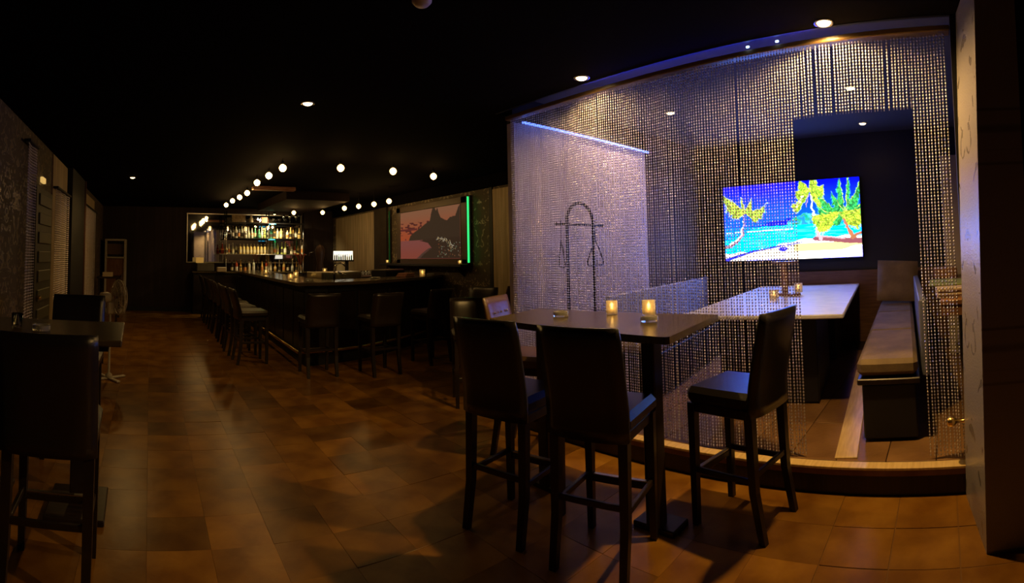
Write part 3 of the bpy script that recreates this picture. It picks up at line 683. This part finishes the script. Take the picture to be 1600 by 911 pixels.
def bprof(style, r, h):
    if style == 0: return [(r*.9,0),(r,.008),(r,h*.58),(r*.9,h*.66),(r*.36,h*.78),(r*.33,h*.93)]
    if style == 1: return [(r*.9,0),(r,.008),(r,h*.66),(r*.8,h*.72),(r*.34,h*.76),(r*.32,h*.93)]
    if style == 2: return [(r*.8,0),(r,.01),(r*1.05,h*.30),(r*.9,h*.48),(r*.42,h*.62),(r*.34,h*.93)]
    return [(r*.9,0),(r,.008),(r*.98,h*.42),(r*.6,h*.58),(r*.36,h*.72),(r*.32,h*.93)]
CACHE = {}
def bottle(loc, ci, style, r, h, li, cpi, where, group):
    key = (ci, style, round(r,3), round(h,2), li, cpi)
    if key not in CACHE:
        CACHE[key] = (MB().lathe(bprof(style,r,h), 10).mesh('bottle', BOTM[ci]),
                      MB().lathe([(r*1.015,h*.14),(r*1.015,h*.44)], 10, cap=False).mesh('paper_label', LABM[li]),
                      MB().lathe([(r*.40,h*.91),(r*.40,h)], 8).mesh('cap', CAPM[cpi]))
    a, b_, c = CACHE[key]
    o = obj('bottle', a, None, loc); obj('paper_label', b_, o); obj('cap', c, o)
    tag(o, f'{BN[ci]} liquor bottle {where}', 'bottle', group); return o
def place(i, n): 
    return ['leftmost','second from the left','third from the left','fourth from the left','fifth from the left','sixth from the left','seventh from the left','eighth from the left','ninth from the left','tenth from the left','eleventh from the left','twelfth from the left','thirteenth from the left'][i] if i < 13 else (['rightmost','second from the right','third from the right','fourth from the right','fifth from the right','sixth from the right','seventh from the right','eighth from the right','ninth from the right','tenth from the right','eleventh from the right','twelfth from the right','thirteenth from the right'][n-1-i])
rows = [
 (SZ[0], -1.10, 1.08, [7,4,5,1,1,5,5,0,5,0,4,0,4,4,5,1,6,6,6,2,5,7,4,5], 'lower'),
 (SZ[1], -.92, 1.02, [2,2,5,2,1,5,1,5,3,3,1,6,1,3,0,5,4,2,5,4,0,2,4], 'middle')]
rr_ = random.Random(3)
for z, xa, xb_, seq, nm in rows:
    n = len(seq)
    for i, ci in enumerate(seq):
        x = 3.0 + xa + (xb_-xa)*i/(n-1)
        uni = nm == 'lower' and 5 <= i <= 14
        h = .27 if uni else rr_.choice((.24,.29,.32,.34)); r = .036 if uni else rr_.choice((.034,.038,.042))
        bottle((x, 13.2+(-.05 if uni else rr_.uniform(-.08,.05)), z), 4 if uni else ci, 1 if uni else rr_.randrange(4), r, h, 0 if uni else rr_.randrange(4), 2 if uni else rr_.randrange(3), f'on the {nm} bar shelf, {place(i,n)}', f'bottles on the {nm} bar shelf')
    # second rank behind, partly hidden: the back rank of the same shelf
for i in range(9):
    bottle((2.15+.115*i, 13.12-.02*(i%2), 1.10), [2,7,0,2,5,1,2,0,7][i], i%4, .036, (.26,.30,.32)[i%3], i%4, i%3, f'on the back counter, {place(i,17)}', 'bottles on the back counter')
for i in range(8):
    bottle((3.20+.12*i, 13.15-.02*(i%2), 1.10), [5,0,5,4,2,1,0,2][i], (i+1)%4, .038, (.30,.26,.32)[i%3], i%4, i%3, f'on the back counter, {place(i+9,17)}', 'bottles on the back counter')
# top tier: wooden sign box, figurine, red box, small things
o = MB().box((0,0,.10), (.36,.08,.20), .006).build('carved_box', mat('tan_carved', (0.34,0.25,0.14), .6, noise=(22,(0.16,0.11,0.06)), bump=.8, bscale=40), None, (2.32,13.15,SZ[2])); tag(o, 'tan carved box at the left of the top bar shelf', 'box')
o = MB().box((0,0,.09), (.17,.10,.15), .006).build('gift_box', mat('rust_box', (0.36,0.13,0.07), .6), None, (3.02,13.15,SZ[2]-.015)); tag(o, 'small rust-red box on the top bar shelf', 'box')
fg = thing('figurine', 'small pale figurine on the top bar shelf beside the carved box', 'figurine', (2.66,13.15,SZ[2]))
MB().lathe([(.05,0),(.06,.02),(.045,.06),(.055,.10),(.03,.14),(.001,.15)], 12).build('torso', mat('stone_tan', (0.38,0.30,0.18), .6), fg); MB().lathe([(.001,.13),(.03,.15),(.033,.18),(.02,.205),(.001,.21)], 12).build('head', mat('stone_tan', (0.38,0.30,0.18), .6), fg)
M_teal = mat('teal_light', (0.1,0.5,0.6), .4, emit=(0.02,0.45,0.75), estr=.9)
for x, z, nm in ((3.22, SZ[2]-.045, 'top'), (3.20, SZ[1]-.045, 'middle')):
    o = MB().lathe([(.09,0),(.10,.008),(.09,.02),(.001,.022)], 20).build('disc_light', M_teal, None, (x, 13.04, z)); tag(o, f'flat teal glowing disc light under the {nm} bar shelf', 'light'); 
for i, x in enumerate((3.55,3.72,3.90)):
    g_ = thing('wine_glass', ['left','middle','right'][i] + ' stemmed glass hanging at the right of the top bar shelf', 'glass', (x,13.12,2.43), 0, 'stemmed glasses at the top shelf')
    MB().lathe([(.033,0),(.032,.004),(.004,.008),(.004,.09),(.02,.10),(.036,.13),(.036,.17),(.030,.20)], 14, cap=False).build('bowl', M_chrome, g_)

# things on and behind the counter
def on_bar(x, y): return (x, y, 1.151)
votive(on_bar(2.12,7.42), 'lit glass candle on the bar counter near its front corner', .045, .09, energy=.7)
votive(on_bar(4.55,7.62), 'lit square-looking glass candle on the right part of the bar counter', .05, .12, energy=.7)
votive(on_bar(2.30,9.85), 'lit glass candle on the left run of the bar counter, far from the corner', .05, .09, energy=.7)
votive(on_bar(2.48,8.35), 'lit glass candle on the left run of the bar counter, before the bottles', .045, .09, energy=.5)
ashtray(on_bar(4.92,7.95), 'glass ashtray on the bar counter near the right wall', .07)
ashtray(on_bar(3.40,7.12), 'glass ashtray on the bar counter in front of the steel ice bin', .08)
ashtray(on_bar(2.30,7.05), 'glass ashtray on the bar counter at the corner', .06)
tw = thing('folded_towel', 'folded reddish towel on the bar counter right of the black tray', 'towel', (4.20,7.60,1.151), .5)
for k in range(3): MB().box((.01*k,0,.012+.022*k), (.30-.03*k,.20,.022), .009).build('fold', mat('towel_red', (0.42,0.20,0.14), .9), tw)
sink = thing('ice_bin', 'steel ice bin standing behind the bar with a ribbed front', 'ice bin', (3.02,8.32,0), .38)
MB().box((.20,0,1.12), (.95,.40,.24), .01).build('bin', M_steel, sink); MB().box((.20,0,.50), (.90,.36,1.0)).build('stand', M_black, sink)
for k in range(12): MB().box((-.235+.079*k,-.205,1.12), (.03,.012,.19), .003).build('rib', M_steel, sink)
fc = thing('tap', 'curved chrome tap rising behind the bar corner', 'tap', (2.88,7.55,1.0))
MB().tube([(0,0,0),(0,0,.30)]+[(.10-.10*math.cos(a),0,.30+.10*math.sin(a)) for a in np.linspace(.2,2.6,7)], .016, 8).build('spout', M_chrome, fc); MB().tube([(.06,0,.26),(.20,-.03,.20)], .012, 8).build('lever', M_chrome, fc); MB().lathe([(.04,-1.0),(.04,.02)], 12).build('pedestal', M_steel, fc)
bt_ = thing('till', 'low black box cabinet standing behind the right part of the bar', 'cabinet', (4.35,8.55,0), .5)
MB().box((0,0,1.16), (.62,.34,.16), .006).build('case', M_black, bt_); MB().box((0,0,.54), (.55,.30,1.08)).build('stand', M_black, bt_); MB().box((0,0,1.25), (.62,.30,.02), .004).build('lid', M_steel, bt_)
gr_ = thing('glass_rack', 'rack of upturned glasses behind the bar, left of the black cabinet', 'rack', (4.05,8.92,0), .4)
MB().box((0,0,1.08), (.62,.36,.12), .01).build('tray', M_steel, gr_); MB().box((0,0,.51), (.55,.30,1.02)).build('stand', M_black, gr_)
for i in range(7):
    for j in range(2):
        MB().lathe([(.034,0),(.030,.09),(.001,.092)], 10).build('tumbler', M_glass, gr_, (-.26+.087*i, -.08+.16*j, 1.141))
# lit display of shot bottles on a stand
dt = thing('lit_display', 'small glowing white display box of bottles on a dark stand behind the bar', 'display', (4.26, 10.6, 0), -.35)
MB().box((0,.06,1.53), (.44,.02,.20)).build('light_panel', mat('light_panel', (1,1,1), .5, emit=(1.0,.94,.74), estr=1.5), dt); MB().box((0,0,1.41), (.48,.16,.03), .005).build('tray', M_black, dt); MB().box((.08,0,.70), (.08,.08,1.40)).build('stand', M_black, dt)
for i in range(9): MB().lathe(bprof(i%4,.017,.15), 8).build('small_bottle', BOTM[(1,2,3,2,5,2,1,5,3)[i]], dt, (-.19+.047*i, 0, 1.425))
dr = thing('beer_tap_tower', 'brown bulbous dispenser tower standing behind the bar', 'dispenser', (3.95, 11.3, 0))
MB().lathe([(.10,1.0),(.10,1.2),(.07,1.35),(.11,1.55),(.12,1.66),(.07,1.76),(.001,1.79)], 18).build('tower', mat('dark_copper', (0.05,0.024,0.016), .5, metal=.3), dr); MB().lathe([(.14,0),(.14,1.0)], 16).build('pedestal', M_black, dr); MB().tube([(-.16,0,1.62),(-.26,0,1.60),(-.27,0,1.52)], .012, 8).build('spout', M_chrome, dr)
fl_ = thing('flower_vase', 'slim vase of small red flowers behind the bar', 'vase', (3.42, 11.2, 0))
MB().lathe([(.04,1.1),(.05,1.2),(.03,1.32),(.035,1.36)], 12).build('vase', M_glass, fl_); MB().lathe([(.06,0),(.06,1.1)], 12).build('pedestal', M_black, fl_)
for k in range(9):
    a = k*2.4; rr2 = .05+.012*k; MB().tube([(0,0,1.3),(rr2*.6*math.cos(a),rr2*.6*math.sin(a),1.45),(rr2*math.cos(a),rr2*math.sin(a),1.52+.01*(k%3))], .003, 5).lathe([(.001,-.018),(.022,0),(.018,.014),(.001,.02)], 8, (rr2*math.cos(a),rr2*math.sin(a),1.53+.01*(k%3))).build('flower', mat('red_petals',(0.45,0.05,0.04),.6), fl_)
votive((3.60,10.0,1.161), 'lit candle glass behind the bar in front of the copper dispenser', .05, .10, energy=.4)
o = MB().box((0,0,.58), (.4,.3,1.16)).build('candle_plinth', M_black, None, (3.60,10.0,0)); tag(o, 'narrow black plinth holding a candle behind the bar', 'plinth')
# at the far left end of the back counter
o = MB().box((0,0,.09), (.20,.04,.14), .006).build('framed_card', mat('amber_card', (0.75,0.48,0.12), .5, emit=(1.0,.55,.12), estr=.25), None, (1.30,13.15,1.30)); tag(o, 'small amber card frame at the left end of the back bar', 'card')
o = MB().box((0,0,.11), (.46,.30,.22), .02).build('appliance', mat('grey_box', (0.10,0.085,0.06), .5), None, (1.45,13.25,1.10)); tag(o, 'squat grey-brown machine at the left end of the back counter', 'machine')
o = MB().box((0,0,.06), (.24,.2,.12), .01).build('bar_caddy', M_paper, None, (1.84,12.92,1.10)); tag(o, 'cream box caddy on the back counter below the mirror', 'caddy')

# mural, frame, ledge, neon on the right wall -------------------------------
U2, V2 = np.meshgrid(np.linspace(0,1,200), np.linspace(0,1,96)); U_, V_ = U2, V2
im2 = np.zeros((96,200,3)); g = smooth(0,.6,V2)[...,None]; im2 = np.array((.62,.26,.13))*(1-g)+np.array((.90,.17,.06))*g
cl = (vn(U2*26,V2*34) > .58) & (V2 > .24) & (V2 < .50) & (U2 < .55); im2[cl] = (.22,.05,.04)
im2[(V2 > .36) & (V2 < .40) & (U2 < .32)] = (.30,.06,.05); im2[(V2>.57)&(V2<.61)&(U2<.3)&(vn(U2*20,V2*10)>.4)] = (.35,.08,.08)
s = smooth(.62,1.,V2)[...,None]; watr = np.array((.55,.16,.13))*(1-s)+np.array((.60,.14,.09))*s; wm = V2 > .62; im2[wm] = watr[wm]
mt = inpoly(U2,V2,[(.16,.62),(.19,.52),(.26,.45),(.36,.38),(.45,.30),(.54,.24),(.56,.10),(.585,.0),(.62,.0),(.64,.06),(.66,.0),(.68,.10),(.71,.20),(.78,.26),(.81,.27),(.85,.22),(.93,.20),(.97,.06),(1,.0),(1,.62)])
im2[mt] = (.115,.066,.036)
ld_ = inpoly(U2,V2,[(.34,1.0),(.44,.90),(.56,.78),(.50,.68),(.36,.63),(.55,.60),(1,.60),(1,1.0)]); im2[ld_] = (.100,.054,.030)
im2[inpoly(U2,V2,[(.30,1.0),(.40,.89),(.50,.80),(.545,.775),(.56,.79),(.47,.86),(.36,1.0)])] = (.20,.10,.07)
rs = np.random.default_rng(5)
for k in range(90):
    t = rs.random(); cx_ = .66+.26*t+rs.normal(0,.02); cy_ = .60+.24*t*t+rs.normal(0,.02); b_ = (np.hypot((U2-cx_)*2.1, V2-cy_) < .009); im2[b_] = [(1.,.75,.40),(.9,.6,.25),(1,.9,.7)][k%3]
for k in range(60):
    cx_ = rs.uniform(.66,1); cy_ = rs.uniform(.70,.97); im2[(np.hypot((U2-cx_)*2.1, V2-cy_) < .008)] = [(.9,.35,.12),(.55,.75,.45),(.8,.7,.5),(.6,.15,.06)][k%4]
for k in range(14): cx_ = .42+.02*k; im2[(np.hypot((U2-cx_)*2.1, V2-.605) < .006)] = (.85,.7,.5)
mu = thing('mural', 'backlit sunset harbour photograph of a peaked mountain on the right wall', 'picture', (5.19, 8.39, 1.95))
obj('print', pic_mesh('print', im2, (-.05, 1.11, .47), (-.05, -1.11, -.50), 0, 'harbour_print', .34, rough=.9, spec=.05), mu)
f_ = MB()
for c,d in (((-.02,0,.54),(.06,2.62,.13)),((-.02,0,-.575),(.06,2.62,.14)),((-.02,1.21,0),(.06,.18,1.2)),((-.02,-1.21,0),(.06,.18,1.2))): f_.box(c,d,.01)
f_.build('frame', mat('taupe_frame', (0.085,0.05,0.03), .5), mu); B(-.045,0,-1.12,1.12,-.52,.48).build('backing', M_black, mu)
ml = thing('wall_ledge', 'black drinks ledge running under the sunset mural', 'shelf', (5.19, 8.55, 1.33))
MB().box((-.13,0,0), (.26,3.1,.045), .006).build('board', M_black, ml)
for yy in (-1.3,0,1.3): MB().prism([(0,0),(-.2,0),(0,-.18)], -.015, .015, Matrix.Translation((0,yy,-.022)) @ Matrix.Rotation(PI/2,4,'X')).build('bracket', M_black, ml)
ne = thing('neon_tube', 'vertical glowing green neon tube beside the sunset mural', 'neon tube', (5.12, 7.02, 1.38))
MB().tube([(0,0,0),(0,0,1.14)], .016, 10).build('tube', M_neon, ne); MB().box((.04,0,.57), (.03,.05,1.2), .005).build('channel', M_black, ne); MB().lathe([(.024,-.03),(.024,0)],10).build('end_cap', M_black, ne)
ne = thing('neon_tube', 'dim green tube put in for a reflection at the far end of the sunset mural', 'neon tube', (5.15, 10.05, 1.38))
MB().tube([(0,0,0),(0,0,1.14)], .012, 8).build('tube', mat('green_reflection', (0.01,.06,.02), .5, emit=(0.01,.5,.1), estr=.06), ne); MB().box((.03,0,.57), (.03,.05,1.2), .005).build('channel', M_black, ne)  # added tube, glowing faintly as a green reflection of the neon
votive((5.02, 7.14, 1.355), 'lit candle on the near end of the ledge beside the green neon tube', .035, .07, energy=.3)
votive((5.05, 9.95, 1.355), 'lit candle on the far end of the ledge under the mural', .035, .07, energy=.3)
# pale grasscloth wall panels and their black surrounds
def wallpanel(n, x, y0_, y1_, z0_, z1_, side):
    d = .02*side; o = struct(f'trim_{n}', B(min(x,x-d), max(x,x-d), y0_, y1_, z0_, z1_, .003), M_panel); return o
wallpanel(7, XR, 10.85, 13.45, .35, 2.58, 1); wallpanel(8, XR, 5.1, 6.42, .35, 2.58, 1)
struct('trim_9', B(XR-.03, XR, 6.42, 6.50, 0, ZC), M_black); struct('trim_10', B(XR-.05, XR, 10.2, 10.85, 0, ZC), M_wall)
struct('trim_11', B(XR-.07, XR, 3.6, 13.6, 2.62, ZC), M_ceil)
# left wall: bead strips, door, bays
wallpanel(12, XL, 6.47, 7.60, .3, 2.80, -1); wallpanel(13, XL, 9.15, 11.40, .3, 2.70, -1)
struct('trim_14', B(XL, XL+.10, 7.62, 9.05, 0, ZC), M_black)
struct('trim_15', B(XL, XL+.12, 9.05, 9.14, 0, ZC), mat('reddish_post', (0.07,0.03,0.02), .5))
for (ya, yb_, zt, lb) in ((4.92,5.30,2.62,'narrow metal bead curtain hanging beside the patterned left wallpaper'),(6.50,7.58,2.35,'metal bead curtain over the first pale bay of the left wall'),(9.20,11.36,2.42,'metal bead curtain over the far pale bay of the left wall')):
    V, Fc = beads(None, None, np.arange(ya, yb_, .03), lambda t: .35, zt, .030, .0085, lambda t: (XL+.06+.008*math.sin(t*17), t))
    o = bead_obj('bead_curtain', V, Fc, M_bead); tag(o, lb, 'curtain', kind='stuff')
    o = B(XL+.02, XL+.09, ya-.02, yb_+.02, zt, zt+.03, .004).build('curtain_rail', M_iron, None); tag(o, 'black rail of the ' + {4.92:'narrow bead curtain beside the patterned left wallpaper',6.50:'bead curtain at the first pale bay on the left',9.20:'bead curtain at the far pale bay on the left'}[ya], 'rail')
dr_ = struct('door_1', B(XL, XL+.04, 5.45, 6.35, 0, 2.25, .004), mat('door_olive', (0.06,0.055,0.03), .5))
for k in range(9): MB().box((XL+.05, 5.90, .35+.22*k), (.02,.66,.13), .006).build('slat', mat('slat_olive', (0.11,0.105,0.055), .5), dr_)
MB().lathe([(.02,0),(.02,.03),(.028,.05),(.001,.06)], 12, M=Matrix.Translation((XL+.05,5.52,1.0)) @ Matrix.Rotation(PI/2,4,'Y')).build('door_handle', M_brass, dr_)
o = MB().box((0,0,0), (.04,.16,.07), .008).build('exit_lamp', mat('amber_glow', (0.7,0.45,0.15), .5, emit=(1.0,.62,.18), estr=.7), None, (XL+.02, 5.85, 2.36)); tag(o, 'small dim amber lamp box over the left wall door', 'lamp')

# pedestal fan ------------------------------------------------------------
fn = thing('pedestal_fan', 'off-white pedestal fan standing on the floor beyond the left table', 'fan', (-.47, 6.15, 0), -1.15)
for a in (0, PI/2): MB().box((0,0,0), (.46,.05,.02), .006).build('foot', M_white, fn, (0,0,.016)).rotation_euler[2] = a + .2
MB().lathe([(.045,.02),(.040,.06),(.014,.08),(.012,.80)], 12).build('pole', M_white, fn)
MB().lathe([(.02,.12),(.06,.10),(.065,.02),(.05,-.02),(.001,-.03)], 14, M=Matrix.Translation((0,-.02,.98)) @ Matrix.Rotation(PI/2,4,'X')).build('motor', M_white, fn)
MB().box((0,0,.85), (.06,.08,.14), .012).build('neck', M_white, fn)
cg = MB(); Mx = Matrix.Translation((.02,.10,.98)) @ Matrix.Rotation(-PI/2,4,'X')
for rr2, z in ((.21,0),(.20,.035),(.20,-.035),(.13,.055),(.13,-.055),(.06,.06),(.06,-.06)): cg.tube([(rr2*math.cos(a),rr2*math.sin(a),z) for a in np.linspace(0,2*PI,25)[:-1]], .004 if rr2 < .21 else .008, 5, True, True, Mx)
for k in range(28):
    a = 2*PI*k/28
    for s_ in (1,-1): cg.tube([(.03*math.cos(a),.03*math.sin(a),.062*s_),(.13*math.cos(a),.13*math.sin(a),.055*s_),(.205*math.cos(a),.205*math.sin(a),.02*s_)], .0022, 4, True, False, Mx)
cg.build('cage', M_white, fn)
for k in range(3):
    b_ = MB(); vs = []; 
    for i in range(6):
        for j in range(6): r_ = .035+.14*i/5; a = (j/5-.5)*(1.3); vs.append((r_*math.cos(a+k*2*PI/3), r_*math.sin(a+k*2*PI/3), .03*(j/5-.5)))
    fs = [(i*6+j, i*6+j+1, (i+1)*6+j+1, (i+1)*6+j) for i in range(5) for j in range(5)]; b_.add(vs, fs, True, Mx); o = b_.build('blade', mat('fan_blade',(0.35,0.30,0.22),.4), fn)
    sd = o.modifiers.new('s','SOLIDIFY'); sd.thickness = .003
# cabinet and desk at the far left
cb = thing('display_cabinet', 'tall white-framed glass-fronted cabinet at the far left back', 'cabinet', (-.90, 13.35, 0))
fm = MB()
for c,d in (((-.25,0,.95),(.05,.5,1.9)),((.25,0,.95),(.05,.5,1.9)),((0,0,1.88),(.5,.5,.05)),((0,0,.05),(.5,.5,.1)),((0,0,1.42),(.5,.5,.04)),((0,.23,.95),(.5,.03,1.8))): fm.box(c,d,.004)
fm.build('frame', M_white, cb); MB().box((0,-.2,.76), (.45,.03,1.26), .004).build('door', M_wood, cb); MB().box((.18,-.23,.9), (.02,.02,.2), .004).build('handle', M_chrome, cb); 
MB().box((0,0,1.64), (.44,.30,.28), .01).build('shelf_box', mat('cabinet_inner',(0.12,0.07,0.035),.5), cb)
dk = thing('side_table', 'small dark side table holding papers below the far left wall', 'table', (-.93, 11.7, 0))
MB().box((0,0,.98), (.5,.9,.04), .005).build('tabletop', M_dwood, dk)
for sx in (-.2,.2):
    for sy in (-.4,.4): MB().box((sx,sy,.48), (.045,.045,.96)).build('leg', M_dwood, dk)
pp_ = thing('paper_stack', 'small stack of papers on the far left side table', 'papers', (-.95, 11.5, 1.0))
for k in range(4): MB().box((0,0,.012+.024*k), (.22,.28-.02*k,.02), .002).build('booklet', M_paper, pp_)

# ---------------------------------------------------------------- canopy and lights
struct('trim_16', B(2.65, 4.0, 9.6, 12.3, 2.64, ZC, .01), mat('canopy_dark', (0.014,0.008,0.007), .8, spec=.1))
struct('trim_17', MB().box((2.28,9.15,2.775), (.82,.16,.07), .01), mat('soffit_bulb_lit', (0.22,0.09,0.05), .45, noise=(9,(0.36,0.17,0.10),1,(1,1,6))))  # bulb-lit bit of the canopy, its glow put into redder wood
def downlight(x, y, z, label, e, ang=150, aim=(0,0,-1), lens=None, col=WARM):
    t = thing('downlight', label, 'ceiling light', (x,y,z))
    MB().lathe([(.058,-.001),(.062,-.006),(.050,-.010),(.044,-.004)], 20, cap=False).build('trim_ring', M_steel, t)
    MB().lathe([(.001,-.022),(.022,-.020),(.036,-.013),(.043,-.004)], 18).build('lens', lens or M_lamp, t)
    spot(t, (0,0,-.035), e*K_SPOT, math.radians(ang), .6, col, aim if aim != (0,0,-1) else None, .035)
    return t
downlight(2.90, .64, ZC, 'round ceiling light shining on the curtain track at the right', 190, 165)
downlight(2.84, 2.43, ZC, 'round ceiling light above the left part of the curtain track', 70, 165)
downlight(1.31, 4.07, ZC, 'round ceiling light alone over the open floor', 8, 110)
downlight(-.32, 8.54, ZC, 'round ceiling light alone at the far left over the aisle', 50, 155)
downlight(6.25, .94, ZI, 'round booth ceiling light seen through the doorway gap above the television', 2.5, 140)
downlight(4.77, .82, ZI, 'round booth ceiling light seen through the beads left of the doorway top', 3, 140)
downlight(4.69, 2.76, ZI, 'round booth ceiling light behind the beads near the lilac wall', 75, 125, (-.25,.75,-1), col=(1,.68,.52))
def bulb(x, y, z, zc, label, e, group, bm=None):
    t = thing('pendant_bulb', label, 'light bulb', (x,y,z), 0, group)
    MB().lathe([(.001,-.056),(.022,-.050),(.040,-.034),(.050,-.010),(.049,.006),(.036,.028),(.018,.040),(.014,.044)], 16).build('glass', bm or M_bulb, t)
    MB().lathe([(.017,.042),(.019,.05),(.019,.085),(.008,.095)], 10).build('socket', M_black, t)
    if zc - z > .10: MB().tube([(0,0,.09),(0,0,zc-z)], .004, 5).build('cord', M_black, t)
    point(t, (0,0,-.085), e*K_BULB, (1,.56,.18), .03)
    return t
for i, (x,y) in enumerate([(1.75,6.53),(1.72,7.21),(1.70,7.95),(1.80,9.3),(1.78,10.0),(1.75,10.7),(1.75,11.6)]):
    bulb(x, y, 2.70, ZC, f'glowing pendant bulb over the left bar run, {["nearest","second","third","fourth","fifth","sixth","farthest"][i]} in the row', 1.9, 'pendant bulbs over the left bar run')
for i, (x,y) in enumerate([(2.49,6.28),(3.26,6.23),(4.01,6.36)]):
    bulb(x, y, 2.70, ZC, f'glowing pendant bulb over the bar front, {["left","middle","right"][i]} of three', 1.3, 'pendant bulbs over the bar front', M_bulb2)
for i, (x,y) in enumerate([(4.33,8.45),(4.30,9.05),(4.19,9.56),(4.07,10.05),(3.98,11.2),(3.35,11.47)]):
    bulb(x, y, 2.55, ZC, f'glowing pendant bulb under the bar canopy, {["nearest","second","third","fourth","fifth","farthest"][i]} of the inner row', 2.4, 'pendant bulbs at the bar canopy', M_bulb2)
# glow of the back bar shelf lamp
gl = thing('shelf_lamp', 'small warm ceiling lamp shining down on the bottle shelf', 'lamp', (3.2, 12.75, 2.62))
MB().lathe([(.03,.04),(.05,-.02)], 12).build('shade', M_black, gl); MB().tube([(0,0,.03),(0,0,.20)], .008, 6).build('stem', M_black, gl); MB().lathe([(.001,-.03),(.03,-.024),(.038,-.010)], 12).build('bulb', M_bulb, gl); spot(gl, (0,0,-.03), 150*K_SPOT, math.radians(150), .7, (1,.78,.40), (0,.6,-1), .06)
# smoke detector / dome at the top centre
SDP = (1.31, 2.17, ZC)
sd_ = thing('smoke_detector', 'small white dome on the ceiling near the top centre', 'detector', SDP)
MB().lathe([(.05,0),(.052,-.012),(.035,-.03),(.001,-.034)], 18).build('dome', M_white, sd_); MB().lathe([(.053,0),(.053,-.006)], 18).build('base', M_white, sd_)
